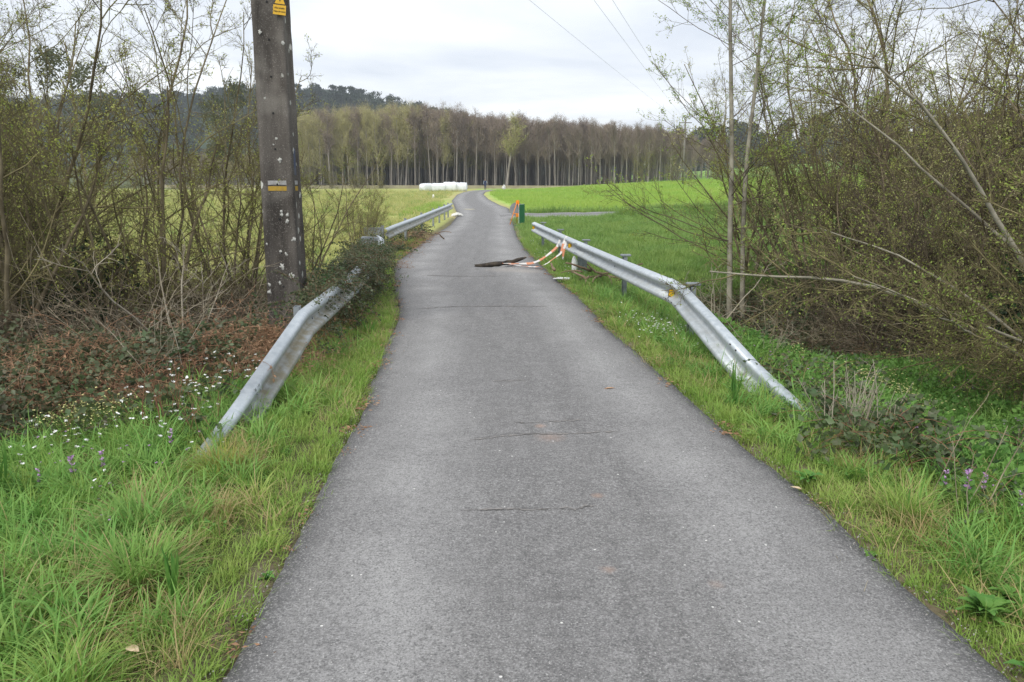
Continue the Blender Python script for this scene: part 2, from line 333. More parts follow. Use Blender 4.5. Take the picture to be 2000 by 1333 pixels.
def land(x, y):
    x = np.asarray(x, float); y = np.asarray(y, float); e_ = outside(x, y)
    z = -.07 + .075*smst(-.02, .12, e_)
    z = z + wob(x*1.3, y*1.3)*.035*smst(.15, 1.2, e_)
    right = x > 0
    gul = np.exp(-((y-np.where(right, 14.0, 11.6+.12*np.abs(x)))/2.3)**2)*smst(.95, 3.4, e_)
    z = z - gul*np.where(right, .75, 1.0)
    z = z - np.where(right, .65*smst(.9, 3.4, e_)*(1-smst(11, 17, y)), .12*smst(1.2, 3.5, e_)*(1-smst(9, 15, y)))
    z = z + .055*np.log1p(np.exp(np.clip(x-2, -30, 30)))*smst(45, 115, y)*np.where(x > 60, 1, 1) + .07*np.maximum(x-34, 0)*smst(70, 150, y)
    z = z + .10*np.maximum(np.abs(x+10)-70, 0)**.9*smst(90, 300, y)*(x < 0)
    z = z + .28*np.exp(-((y-7.7)/.9)**2)*smst(1.1, 1.9, e_)*(x < 0)
    sy = np.interp(x, [-.6, 1.5, 4.5, 9, 17.5, 30, 50], [41.5, 41.6, 42.4, 45, 51, 58.5, 70]); z = z + .55*np.exp(-((y-sy+4.2)/1.1)**2)*smst(3.5, 7, x)*(1-smst(40, 50, x))
    z = z + .25*wob(x*.13, y*.13)*smst(20, 60, np.abs(x))
    return z
def grid_axis(parts):
    a = [np.arange(p0, p1, s) for p0, p1, s in parts]; return np.concatenate(a)
gx = np.concatenate([-np.geomspace(62, 950, 22)[::-1], grid_axis([(-60, -10, 1.3), (-10, 10, .14), (10, 60, 1.3)]), np.geomspace(62, 950, 22)])
gy = np.concatenate([grid_axis([(-14, -2, 1.5), (-2, 26, .14), (26, 160, .9)]), np.geomspace(162, 800, 24)])
GX, GY = np.meshgrid(gx, gy); GZ = land(GX, GY)
nx, ny = len(gx), len(gy); ii = np.arange(nx*ny).reshape(ny, nx)
F = np.stack([ii[:-1, :-1], ii[:-1, 1:], ii[1:, 1:], ii[1:, :-1]], -1).reshape(-1, 4)
E_ = outside(GX, GY)
tint = np.zeros((ny, nx, 3)); tint[:] = (.085, .10, .035)
def blend(mask, c_):
    global tint; tint = tint*(1-mask[..., None]) + np.array(c_)*mask[..., None]
blend(smst(14, 17, GY)*(GX < -2), (.40, .43, .15))                       # rough meadow, left
blend(smst(13.5, 16, GY)*(GX > -1), (.14, .24, .06))                       # pasture, right
blend(smst(44, 48, GY - np.clip(GX-4, 0, 60)*.62)*(GX > -6)*(GY > 40), (.32, .50, .10))       # young crop beyond the side road
blend(.75*np.exp(-((GY-72-.45*(GX-20))/7)**2)*smst(4, 14, GX)*(GY > 50), (.50, .52, .13))
blend(smst(140, 150, GY), (.10, .12, .05)); blend(smst(20, 30, GX)*smst(118, 128, GY), (.22, .38, .09))
gul = np.exp(-((GY-np.where(GX > 0, 14.3, 11.6+.12*np.abs(GX)))/2.3)**2)*smst(1.6, 3.4, E_); blend(np.clip(gul*1.3, 0, 1), (.075, .055, .035))
blend(((GX < -2.4)*smst(6, 7, GY)*(1-smst(13, 15, GY))), (.09, .065, .04))
blend((1-smst(.05, .35, E_))*(GY < 60)*.8, (.20, .165, .115))
blend((1-smst(.1, 1.0, E_))*(GY > 40)*(GY < 135)*.7, (.46, .42, .2))
me = mk('ground', np.stack([GX, GY, GZ], -1).reshape(-1, 3), F, True, attrs={'tint': ('FLOAT_COLOR', np.concatenate([tint, np.ones((ny, nx, 1))], -1))})
put('ground', me, m_ground, kind='structure', label='grassy ground of verges, stream banks and fields', cat='ground')
# main road
ys = np.concatenate([np.arange(-4, 24, .06), np.arange(24, 60, .3), np.arange(60, 134, .8)])
NC = 44; us = np.concatenate([[-1.0], np.linspace(-.99, .99, NC-2), [1.0]])
rl, rr = edges(ys); rng = np.random.default_rng(3)
def ragged(n_, s):
    a = rng.normal(size=n_); k = np.ones(5)/5; b2 = np.convolve(a, k, 'same'); k2 = np.ones(25)/25
    return (b2*.6 + np.convolve(a, k2, 'same')*2.2)*s
rl = rl + ragged(len(ys), .028); rr = rr + ragged(len(ys), .028)
RX = (rl+rr)[:, None]/2 + (rr-rl)[:, None]/2*us[None, :]; RY = np.repeat(ys[:, None], NC, 1)
RZ = .012 + .012*wob(RX*.8, RY*.8) - .02*np.abs(us)[None, :]**4; RZ[:, 0] -= .06; RZ[:, -1] -= .06
hole = np.exp(-(((RX+.42)/.34)**2 + ((RY-17.95)/.20)**2)**2); RZ = RZ - .16*hole
ii = np.arange(RX.size).reshape(RX.shape); F = np.stack([ii[:-1, :-1], ii[:-1, 1:], ii[1:, 1:], ii[1:, :-1]], -1).reshape(-1, 4)
road = put('road', mk('road', np.stack([RX, RY, RZ], -1).reshape(-1, 3), F, True, attrs={'across': ('FLOAT', np.repeat(us[None, :], len(ys), 0))}), m_asphalt, kind='structure', label='narrow grey asphalt lane running to the trees', cat='road')
def strip(path, w0, lift):
    P = np.array(path, float); s = np.r_[0, np.cumsum(np.hypot(*np.diff(P[:, :2], axis=0).T))]; q = np.arange(0, s[-1], .8)
    X = np.interp(q, s, P[:, 0]); Y = np.interp(q, s, P[:, 1]); T = np.stack([np.gradient(X), np.gradient(Y)], 1); T = nrm(T); Nn = np.stack([-T[:, 1], T[:, 0]], 1)
    uu = np.linspace(-1, 1, 9); XX = X[:, None] + Nn[:, :1]*uu*w0/2; YY = Y[:, None] + Nn[:, 1:]*uu*w0/2; ZZ = land(XX, YY) + lift; ZZ[:, 0] -= .2; ZZ[:, -1] -= .2
    i_ = np.arange(XX.size).reshape(XX.shape); F_ = np.stack([i_[:-1, :-1], i_[1:, :-1], i_[1:, 1:], i_[:-1, 1:]], -1).reshape(-1, 4)
    return mk('strip', np.stack([XX, YY, ZZ], -1).reshape(-1, 3), F_, True, attrs={'across': ('FLOAT', np.repeat(uu[None, :], len(q), 0))})
put('side_road', strip([(-.6, 41.5), (1.5, 41.6), (4.5, 42.4), (9, 45), (17.5, 51), (30, 58.5), (50, 70), (80, 84)], 5.0, .10), m_asphalt, kind='structure', label='side road branching right between two green fields', cat='road')
def far_bank(name, path, z0, lift, w0, kind_label):
    P = np.array(path, float); q = np.linspace(0, len(P)-1, 60); X = np.interp(q, range(len(P)), P[:, 0]); Y = np.interp(q, range(len(P)), P[:, 1])
    prof = [(-w0*.5-1.6, -.6), (-w0*.5, lift), (w0*.5, lift), (w0*.5+1.6, -.6)]
    V = np.stack([np.stack([X, Y+a, land(X, Y)*0+z0+b2], 1) for a, b2 in prof], 1); i_ = np.arange(60*4).reshape(60, 4)
    F_ = np.stack([i_[:-1, :-1], i_[1:, :-1], i_[1:, 1:], i_[:-1, 1:]], -1).reshape(-1, 4)
    return mk(name, V.reshape(-1, 3), F_)
put('embankment_road', far_bank('embankment_road', [(-70, 158), (-35, 150), (-10, 149), (2, 146), (12, 141)], 0, .55, 4, ''), M('bank_earth', (.20, .17, .10), (.27, .25, .14), .5, .95, world=True), kind='structure', label='raised road crossing in front of the poplar wood', cat='road')
# cracks across the lane
def crack(path, w0, mat_, dz_, name):
    P = np.array(path, float); q = np.linspace(0, len(P)-1, 60); X = np.interp(q, range(len(P)), P[:, 0]); Y = np.interp(q, range(len(P)), P[:, 1]) + np.convolve(rng.normal(0, .035, 66), np.ones(7)/7, 'valid') + rng.normal(0, .004, 60)
    wv = w0*np.abs(rng.normal(.6, .5, 60))*np.clip(np.minimum(np.arange(60), 59-np.arange(60))/6, 0, 1)
    Z = np.full(60, 0.); 
    for k in range(60):
        j = np.argmin(np.abs(ys-Y[k])); i_ = np.argmin(np.abs(RX[j]-X[k])); Z[k] = RZ[max(j-1, 0):j+2, max(i_-1, 0):i_+2].max() + dz_
    V = np.concatenate([np.stack([X, Y-wv, Z], 1), np.stack([X, Y+wv, Z], 1)]); a = np.arange(59)
    put(name, mk(name, V, np.stack([a, a+1, a+61, a+60], 1)), mat_, parent=road)
for path in ([(-.35, 5.78), (-.1, 5.88), (.2, 5.93), (.55, 5.97), (.9, 5.98)], [(.0, 6.22), (.3, 6.24), (.62, 6.30)], [(-.3, 4.5), (.0, 4.5), (.35, 4.52), (.55, 4.55)], [(-1.5, 12.0), (-.5, 12.2), (.6, 12.2)], [(-1.9, 16.2), (-.9, 16.1), (.3, 16.2)], [(-.2, 7.6), (.15, 7.6)]):
    far = path[0][1] > 10
    crack([(a, b2-.012) for a, b2 in path], .022 if far else .010, m_dust, .004, 'crack_dust')
    crack(path, .006 if far else .0028, m_crack, .008, 'crack')
# yellowish worn patch far up the lane
def blob(n_, rx, ry, rng_): a = np.arange(n_)*2*np.pi/n_; r_ = 1+.25*rng_.normal(size=n_); return np.stack([np.cos(a)*rx*r_, np.sin(a)*ry*r_, np.zeros(n_)], 1)
V = blob(14, .38, .7, rng) + np.array([-2.7, 50.5, .026]); put('worn_patch', mk('worn_patch', V, np.arange(14)[None, :]), m_patch, parent=road)
# hills
def ridge(name, xs, zs, y0, depth, label):
    q = np.linspace(xs[0], xs[-1], 120); zt = np.interp(q, xs, zs); tt = np.linspace(0, 1, 14)
    X = np.repeat(q[:, None], 14, 1)*(1+.25*tt[None, :]); Y = y0 + depth*tt[None, :] + 0*X; Z = -3 + (zt[:, None]+3)*np.sin(tt*np.pi*.5)[None, :]*(1+.05*wob(X*.03, Y*.03))
    i_ = np.arange(X.size).reshape(X.shape); F_ = np.stack([i_[:-1, :-1], i_[1:, :-1], i_[1:, 1:], i_[:-1, 1:]], -1).reshape(-1, 4)
    put(name, mk(name, np.stack([X, Y, Z], -1).reshape(-1, 3), F_, True), m_far_leaf, kind='structure', label=label, cat='hill')
    return X, Y, Z
HA = ridge('hill', [-620, -420, -280, -170, -120, -60, 0, 60, 130], [22, 32, 37, 44, 50, 41, 22, 8, 0], 330, 190, 'dark wooded hill rising behind the poplar wood')
HB = ridge('hill', [30, 75, 130, 220, 330, 560], [4, 17, 22, 24, 26, 34], 300, 120, 'low wooded ridge on the right horizon')

# ------------------------------------------------------------------ scattered ground cover (points + instances)
def proto_coll(name, items):
    c_ = bpy.data.collections.new(name)
    for i, (me_, mats) in enumerate(items):
        for m in (mats if isinstance(mats, (list, tuple)) else [mats]): me_.materials.append(m)
        o_ = bpy.data.objects.new('%s_%02d' % (name, i), me_); c_.objects.link(o_)
    return c_
def scatter(name, P, rot, scl, idx, coll, label, cat):
    me_ = bpy.data.meshes.new(name); me_.vertices.add(len(P)); me_.vertices.foreach_set('co', np.asarray(P, np.float32).ravel())
    for k, typ, arr, fld in (('rot', 'FLOAT_VECTOR', rot, 'vector'), ('scl', 'FLOAT', scl, 'value'), ('idx', 'INT', idx, 'value')):
        a = me_.attributes.new(k, typ, 'POINT'); a.data.foreach_set(fld, np.asarray(arr, np.int32 if typ == 'INT' else np.float32).ravel())
    o_ = put(name, me_, None, None, label, cat, None, 'stuff')
    g = bpy.data.node_groups.new(name, 'GeometryNodeTree')
    g.interface.new_socket('Geometry', in_out='INPUT', socket_type='NodeSocketGeometry'); g.interface.new_socket('Geometry', in_out='OUTPUT', socket_type='NodeSocketGeometry')
    gi = g.nodes.new('NodeGroupInput'); go = g.nodes.new('NodeGroupOutput'); ip = g.nodes.new('GeometryNodeInstanceOnPoints'); ci = g.nodes.new('GeometryNodeCollectionInfo')
    ci.inputs['Collection'].default_value = coll; ci.inputs['Separate Children'].default_value = True; ci.inputs['Reset Children'].default_value = True
    def na(k, typ):
        n_ = g.nodes.new('GeometryNodeInputNamedAttribute'); n_.data_type = typ; n_.inputs['Name'].default_value = k; return n_.outputs['Attribute']
    g.links.new(gi.outputs[0], ip.inputs['Points']); g.links.new(ci.outputs[0], ip.inputs['Instance']); ip.inputs['Pick Instance'].default_value = True
    g.links.new(na('idx', 'INT'), ip.inputs['Instance Index']); g.links.new(na('rot', 'FLOAT_VECTOR'), ip.inputs['Rotation']); g.links.new(na('scl', 'FLOAT'), ip.inputs['Scale'])
    g.links.new(ip.outputs[0], go.inputs[0])
    md = o_.modifiers.new('scatter', 'NODES'); md.node_group = g
    return o_
def cand(x0, x1, y0, y1, dens, rng_, keep):
    n_ = int((x1-x0)*(y1-y0)*dens); x = rng_.uniform(x0, x1, n_); y = rng_.uniform(y0, y1, n_)
    k = (np.abs(x) < .76*y+1.6); x, y = x[k], y[k]; k = keep(x, y) > rng_.random(len(x)); return np.stack([x[k], y[k]], 1)
def lay(name, XY, coll, npro, s0, s1, rng_, label, cat, tilt=.12, dz_=0, sgrow=0):
    XY = np.concatenate(XY) if isinstance(XY, list) else XY; n_ = len(XY)
    P = np.stack([XY[:, 0], XY[:, 1], land(XY[:, 0], XY[:, 1]) + dz_], 1) if XY.shape[1] == 2 else XY
    rot = np.stack([rng_.normal(0, tilt, n_), rng_.normal(0, tilt, n_), rng_.uniform(0, 6.283, n_)], 1)
    return scatter(name, P, rot, rng_.uniform(s0, s1, n_)*(1+sgrow*P[:, 1]), rng_.integers(0, npro, n_), coll, label, cat)
g_ = np.random.default_rng(11)
def bl(*a, **k): V_, F_ = blades(*a, **k); return mk('blade', V_, F_)
c_fine = proto_coll('fine_tuft', [(bl(34, g_, .075, .04, .12, .0058, (.1, 1.0), (.2, 1.4)), m_grass) for _ in range(5)])
c_long = proto_coll('long_tuft', [(bl(26, g_, .08, .14, .36, .0105, (.1, .8), (.6, 2.2), 6), m_grass_lush) for _ in range(4)] + [(bl(26, g_, .06, .12, .28, .008, (.1, .6), (.5, 1.9), 6), m_grass) for _ in range(2)])
c_straw = proto_coll('straw_tuft', [(bl(16, g_, .08, .08, .26, .0045, (.3, 1.2), (.3, 1.4), 5), m_straw) for _ in range(3)])
c_mead = proto_coll('meadow_tuft', [(bl(40, g_, .17, .08, .24, .012, (.1, .9), (.3, 1.4)), m_grass_pale) for _ in range(4)] + [(bl(40, g_, .15, .08, .2, .012, (.1, .8), (.3, 1.4)), m_grass_field)])
c_past = proto_coll('pasture_tuft', [(bl(44, g_, .17, .06, .17, .010, (.1, .8), (.2, 1.3)), m_grass_field) for _ in range(4)])
c_crop = proto_coll('crop_tuft', [(bl(44, g_, .3, .08, .2, .02, (.1, .7), (.2, 1.2)), m_grass_crop) for _ in range(3)])
def leafy(n_, h, rad, size, rng_, wid=.7):
    a = rng_.random(n_)*6.283; r_ = rad*np.sqrt(rng_.random(n_)); z = h*rng_.random(n_)
    P = np.stack([r_*np.cos(a), r_*np.sin(a), z], 1); D = np.stack([np.cos(a), np.sin(a), rng_.normal(.25, .45, n_)], 1)
    v1 = leaves(P, D, size, rng_, wid, .1)
    k = 9; B = np.zeros((k, 3)); Dd = rng_.normal(0, .35, (k, 3)); Dd[:, 2] = 1; ps = grow(B, Dd, h, 4, .1, 0, rng_); v2 = tubes(ps, np.full((k, 4), .0025))
    return v1, v2
c_weed = proto_coll('leafy_weed', [])
for _ in range(4):
    v1, v2 = leafy(46, .2, .13, .05, g_); V_, F_ = join([v1, v2]); me_ = mk('weed', V_, F_); me_.materials.append(m_weed); c_weed.objects.link(bpy.data.objects.new('leafy_weed_p', me_))
def bramble(rng_):
    k = 5; a = rng_.random(k)*6.283; D = np.stack([np.cos(a), np.sin(a), rng_.uniform(.6, 1.6, k)], 1)
    ps = grow(rng_.normal(0, .06, (k, 3))*[1, 1, 0], D, rng_.uniform(.45, .95, k), 9, .12, -.22, rng_); V1, F1 = tubes(ps, taper(np.full(k, .004), 9, .5), 3)
    q = ps[:, 2:].reshape(-1, 3); q = np.repeat(q, 4, 0) + rng_.normal(0, .035, (len(q)*4, 3)); d = rng_.normal(0, 1, q.shape); d[:, 2] = d[:, 2]*.4 + .1
    V2, F2 = leaves(q, d, .062, rng_, .72, .10)
    V_, F_ = join([(V1, F1), (V2, F2)]); return mk('bramble', V_, F_, mi=np.r_[np.zeros(len(F1)), np.ones(len(F2))])
c_bram = proto_coll('bramble', [(bramble(g_), [m_rust_stem, m_bramble]) for _ in range(5)])
def bracken(rng_):
    k = 7; a = rng_.random(k)*6.283; D = np.stack([np.cos(a), np.sin(a), rng_.uniform(.1, .9, k)], 1)
    ps = grow(rng_.normal(0, .1, (k, 3))*[1, 1, .2], D, rng_.uniform(.4, .9, k), 8, .16, -.16, rng_); rd = taper(np.full(k, .0035), 8, .4)
    P, D2, L, r_ = spawn(ps, rd, 14, .15, 1, 1.1, .3, .32, rng_); p2 = grow(P, D2, L, 5, .22, -.12, rng_); r2 = taper(np.full(len(P), .0022), 5, .4)
    V_, F_ = join([tubes(ps, rd, 3), tubes(p2, r2, 3)])
    q = p2[:, 1:].reshape(-1, 3); q = q[rng_.random(len(q)) < .6]; V2, F2 = leaves(q, rng_.normal(size=q.shape), .035, rng_, .3, .1)
    V_, F_ = join([(V_, F_), (V2, F2)]); return mk('bracken', V_, F_)
c_brack = proto_coll('dead_bracken', [(bracken(g_), m_bracken) for _ in range(4)])
def tangle(rng_, k=46, L=1.1):
    a = rng_.random(k)*6.283; D = np.stack([np.cos(a), np.sin(a), rng_.uniform(-.1, 1.3, k)], 1)
    B = rng_.normal(0, .28, (k, 3)); B[:, 2] = np.abs(B[:, 2])*.4
    ps = grow(B, D, L*rng_.uniform(.5, 1.2, k), 7, .16, -.08, rng_); rd = taper(rng_.uniform(.0022, .005, k), 7, .4)
    P, D2, L2, r_ = spawn(ps, rd, 3, .2, 1, .7, .3, .4, rng_); p2 = grow(P, D2, L2, 4, .18, 0, rng_); r2 = taper(np.full(len(P), .0018), 4, .5)
    V_, F_ = join([tubes(ps, rd, 3), tubes(p2, r2, 3)]); return mk('tangle', V_, F_)
c_tang = proto_coll('twig_tangle', [(tangle(g_), m_deadtwig) for _ in range(3)] + [(tangle(g_), m_twig_brown) for _ in range(2)])
def flower(rng_, k, h0, h1, petal, mat_p, npet=5, spread=.1):
    V_ = []; B = np.zeros((k, 3)); B[:, :2] = rng_.normal(0, spread, (k, 2)); D = rng_.normal(0, .18, (k, 3)); D[:, 2] = 1
    ps = grow(B, D, rng_.uniform(h0, h1, k), 4, .08, 0, rng_); v1 = tubes(ps, np.full((k, 4), .0016), 3)
    P = np.repeat(ps[:, -1], npet, 0); a = np.tile(np.arange(npet)*6.283/npet, k); D2 = np.stack([np.cos(a), np.sin(a), np.full(len(a), .15)], 1)
    D2 = D2 + np.repeat(rng_.normal(0, .3, (k, 3)), npet, 0)*[0, 0, 1]
    v2 = leaves(P, D2, petal, rng_, .75, .03); V_, F_ = join([v1, v2]); me_ = mk('flower', V_, F_, mi=np.r_[np.zeros(len(v1[1])), np.ones(len(v2[1]))])
    return (me_, [m_stem, mat_p])
c_white = proto_coll('white_flower', [flower(g_, 3, .12, .26, .016, m_petal) for _ in range(4)])
c_daisy = proto_coll('small_daisy', [flower(g_, 6, .05, .12, .013, m_petal, 6) for _ in range(4)])
c_cream = proto_coll('cream_flower', [flower(g_, 14, .16, .3, .011, m_cream, 4, .06) for _ in range(3)])
c_purp = proto_coll('purple_flower', [flower(g_, 3, .1, .2, .011, m_purple, 6, .06) for _ in range(3)])
c_stone = proto_coll('grit', [])
for _ in range(4):
    bm = bmesh.new(); bmesh.ops.create_icosphere(bm, subdivisions=1, radius=.5)
    for v_ in bm.verts: v_.co = Vector((v_.co.x*1.2, v_.co.y, v_.co.z*.55))*random.uniform(.7, 1.2)
    me_ = bmm('grit', bm); me_.materials.append(m_stone); c_stone.objects.link(bpy.data.objects.new('grit_p', me_))
c_dead = proto_coll('leaf_litter', [])
for _ in range(3):
    P = g_.normal(0, .09, (22, 3))*[1, 1, .06]; P[:, 2] = np.abs(P[:, 2]) + .004; D = g_.normal(0, 1, (22, 3))*[1, 1, .15]
    V_, F_ = leaves(P, D, .04, g_, .4, .08); me_ = mk('litter', V_, F_); me_.materials.append(m_bracken); c_dead.objects.link(bpy.data.objects.new('leaf_litter_p', me_))

def xin(x, y): return outside(x, y)
LB = lambda x, y: (x < 0)
thick = lambda x, y: np.clip(np.exp(-((y-np.where(x > 0, 14.2, 11.6+.12*np.abs(x)))/2.2)**2)*smst(1.0, 2.6, xin(x, y))*1.6, 0, 1)        # gully
bramL = lambda x, y: (x < 0)*smst(1.05, 1.9, xin(x, y))*smst(6.2, 7.0, y - .6*(x+2.6) + .3*wob(x*2, y*2))*(1-smst(9.5, 14, y))
lawn = lambda x, y: (xin(x, y) > .02)
# verges
XY = [cand(-4, 4.5, 1.8, 26, 200, g_, lambda x, y: lawn(x, y)*smst(-.02, .07, xin(x, y) + .025*wob(x*9, y*9))*np.where(x < 0, 1-smst(1.0, 1.5, xin(x, y)), 1-smst(2.0, 3.2, xin(x, y)))*(1-.8*thick(x, y))*np.where(y > 12, .55, 1))]
XY.append(cand(-1.9, 2.6, 1.8, 9, 240, g_, lambda x, y: (xin(x, y) > -.015)*(xin(x, y) < .16)*(.55+.5*wob(x*5, y*5))))
lay('verge_grass', XY, c_fine, 5, .7, 1.35, g_, 'short green grass of the road verges', 'grass', sgrow=.012)
XY = [cand(-3.9, -1.1, 1.6, 7.2, 120, g_, lambda x, y: smst(.25, .6, xin(x, y) + .2*wob(x*4, y*4))*(1-bramL(x, y))*np.where(xin(x, y) < .9, .45, .9)),
      cand(1.2, 7.5, 1.6, 14, 75, g_, lambda x, y: smst(.12, .45, xin(x, y) + .2*wob(x*4, y*4))*(1-thick(x, y))*np.where(xin(x, y) < .7, .8, .75)),
      cand(-2.6, -1.2, 7, 17, 60, g_, lambda x, y: smst(.3, .8, xin(x, y) + .25*wob(x*4, y*4))*(1-smst(1, 1.3, xin(x, y)))*.6)]
lay('long_grass', XY, c_long, 6, .55, 1.15, g_, 'long lush grass arching beside the verges', 'grass', .18)
XY = [cand(-3.6, 5, 1.6, 14, 32, g_, lambda x, y: lawn(x, y)*smst(.0, .1, xin(x, y))*np.where(wob(x*3.3+5, y*3.3) > .05, 1, .4)*(1-smst(1.6, 2.4, xin(x, y)))*(1-.7*thick(x, y)))]
qd = np.array([(-1.9, 3.55), (-2.35, 4.7), (-1.5, 3.05), (-2.5, 3.6), (2.3, 4.1), (2.45, 5.2), (-1.95, 5.3), (-1.8, 4.3), (1.75, 8.3)]); qd = np.repeat(qd, 14, 0); XY.append(qd + g_.normal(0, .13, qd.shape)); XY[-1] = np.concatenate([XY[-1]]*2) + g_.normal(0, .05, (len(qd)*2, 2))
lay('dry_grass', XY, c_straw, 3, .5, 1.35, g_, 'dry straw-coloured grass among the green verge', 'grass', .25)
# meadows
fall = lambda y: 1/(1+(y/20)**2)
mead_gap = lambda x, y: np.where((x < -13.5+3) & (y > 112), 0, 1)
XY = [cand(-75, -2.5, 14, 118, 11, g_, lambda x, y: np.clip(fall(y)*3.2, 0, 1)*smst(.5, 1.2, xin(x, y))*smst(13.5, 16, y)*(.35+.65*(wob(x*.8, y*.5) > -.25)))]
lay('meadow_grass', XY, c_mead, 5, .8, 1.7, g_, 'rough yellow-green meadow grass left of the lane', 'grass', sgrow=.006)
side_y = lambda x: np.interp(x, [-.6, 1.5, 4.5, 9, 17.5, 30, 50], [41.5, 41.6, 42.4, 45, 51, 58.5, 70])
XY = [cand(.2, 40, 12.5, 60, 24, g_, lambda x, y: np.clip(fall(y)*3.0, 0, 1)*smst(.1, .5, xin(x, y))*(y < side_y(x)-2.7)*(1-.9*thick(x, y))*smst(12.5, 14, y))]
lay('pasture_grass', XY, c_past, 4, .8, 1.5, g_, 'short green pasture grass between the rail and the side road', 'grass', sgrow=.015)
XY = [cand(-6, 60, 43, 128, 7, g_, lambda x, y: np.clip(fall(y)*7, 0, 1)*smst(.7, 1.6, xin(x, y))*(y > side_y(x)+2.8))]
lay('crop_field_grass', XY, c_crop, 3, .9, 1.6, g_, 'bright young crop in the field beyond the side road', 'grass', sgrow=.004)
XY = [cand(1, 34, 43, 62, 8, g_, lambda x, y: (y > side_y(x)+2.5)*(y < side_y(x)+3.9)*(wob(x, y)*.5+.6))]
lay('ditch_grass', XY, c_past, 4, 2.4, 4.5, g_, 'taller dark grass along the far edge of the side road', 'grass')
# brambles, dead bracken, twigs
rail_y = g_.uniform(8.2, 16.8, 900); rx = np.interp(rail_y, [5.9, 8.6, 11.5, 17.5], [-2.24, -2.22, -2.32, -2.85])
onrail = np.stack([rx + g_.normal(-.10, .13, 900), rail_y, g_.uniform(.0, .5, 900)], 1)
hi_ = g_.random(900) < .45; onrail[:, 2] = np.where(hi_, g_.uniform(.5, .74, 900), onrail[:, 2]); onrail[:, 0] += np.where(hi_, .08, 0); onrail = onrail[g_.random(900) < np.interp(rail_y, [8.2, 9.5, 11, 14.5, 15.5, 16.8], [.08, .3, .55, .6, .25, .04])]
XY = np.concatenate([cand(-9, -1.9, 5.6, 15, 30, g_, lambda x, y: np.clip(bramL(x, y) + .4*thick(x, y)*(x < 0), 0, 1)*(.35+.65*(wob(x*2.2, y*2.2+3) > -.1))),
    cand(1.8, 4.2, 4.4, 8.6, 45, g_, lambda x, y: np.clip(np.exp(-((x-2.80)/.16)**2)*np.exp(-((y-7.1)/.4)**2) + np.exp(-((x-2.75)/.22)**2)*np.exp(-((y-5.6)/.5)**2), 0, 1)),
    cand(2.6, 11, 7.5, 16, 22, g_, lambda x, y: np.clip(smst(3.2, 4.4, x)*smst(11.2, 12.8, y + (x-5.7)*1.4)*(1-smst(14.5, 17, y)), 0, 1)*.9),
    cand(2.7, 7.5, 4.5, 12, 9, g_, lambda x, y: .8*(xin(x, y) > 1.0)*(wob(x*1.7+2, y*1.5) > .28)),
    cand(-4.2, -2.4, 17, 30, 9, g_, lambda x, y: smst(.15, .5, xin(x, y))*(1-smst(.7, 1.4, xin(x, y))))])
lay('rail_bramble', onrail, c_bram, 5, .28, .62, g_, 'bramble shoots climbing over the left guard rail', 'bramble', .4)
P = np.stack([XY[:, 0], XY[:, 1], land(XY[:, 0], XY[:, 1])], 1)
lay('bramble_thicket', P, c_bram, 5, .55, 1.1, g_, 'dark green and purplish brambles over both banks', 'bramble', .3)
XY = [cand(-9, -2.1, 6.0, 13, 20, g_, lambda x, y: np.clip(bramL(x, y)*1.2, 0, 1)*(.25+.75*(wob(x*1.6+4, y*1.9) > -.05))),
      cand(-4.4, -2.3, 7.5, 10.8, 55, g_, lambda x, y: np.exp(-((x+2.75)/.38)**2)*.9),
      cand(3.0, 10, 8.4, 14, 9, g_, lambda x, y: smst(3.4, 4.6, x)*smst(11.6, 13.2, y+(x-5.7)*1.4)*.8),
      cand(-3.9, -2.6, 17.5, 27, 8, g_, lambda x, y: (xin(x, y) > .1)*(xin(x, y) < .8)*.8)]
lay('dead_bracken', XY, c_brack, 4, .55, 1.15, g_, 'rust-brown dead bracken collapsed over the left bank', 'bracken', .3)
XY = [cand(-11, -2.6, 8.3, 15, 4.2, g_, lambda x, y: np.clip(thick(x, y)*1.2 + .3*bramL(x, y), 0, 1)),
      cand(3.2, 12, 8.6, 16, 3.2, g_, lambda x, y: smst(3.6, 4.8, x)*smst(12.0, 13.6, y+(x-5.7)*1.4)*(1-smst(14.8, 16.8, y)))]
lay('twig_undergrowth', XY, c_tang, 5, .6, 1.5, g_, 'tangled dead twigs under the streamside trees', 'twigs', .25)
# weeds and flowers on the right bank and by the left rail
XY = [cand(2.5, 9, 3.6, 14, 58, g_, lambda x, y: smst(.8, 1.7, xin(x, y))*(1-smst(11.8, 13.2, y + (x-5.7)*1.4))*(.4+.6*(wob(x*2, y*2) > -.2))),
            cand(2.4, 6, 9, 14, 22, g_, lambda x, y: smst(1.2, 1.8, xin(x, y))*(1-smst(4, 5, x)))]
lay('leafy_weeds', XY, c_weed, 4, .5, 1.15, g_, 'leafy green weeds covering the bank behind the right rail', 'weeds', .15)
XY = [cand(-3.5, -1.5, 2, 7, 26, g_, lambda x, y: smst(.2, .5, xin(x, y))*(wob(x*3, y*3) > .1)), cand(1.2, 2.8, 2, 12, 34, g_, lambda x, y: smst(.05, .2, xin(x, y))*(wob(x*3, y*3+2) > .1))]
lay('verge_weeds', XY, c_weed, 4, .22, .5, g_, 'small leafy weeds among the verge grass', 'weeds', .2)
XY = [cand(-4.4, -2.1, 4.7, 6.9, 32, g_, lambda x, y: np.exp(-(((x+2.95)/.7)**2+((y-5.6)/.6)**2))*.75), cand(-3.6, -2.2, 6.2, 8, 40, g_, lambda x, y: np.exp(-(((x+2.75)/.35)**2+((y-6.9)/.6)**2))*.8)]
lay('white_flowers', XY, c_white, 4, .8, 1.3, g_, 'small white flowers in the grass left of the rail end', 'flowers', .2)
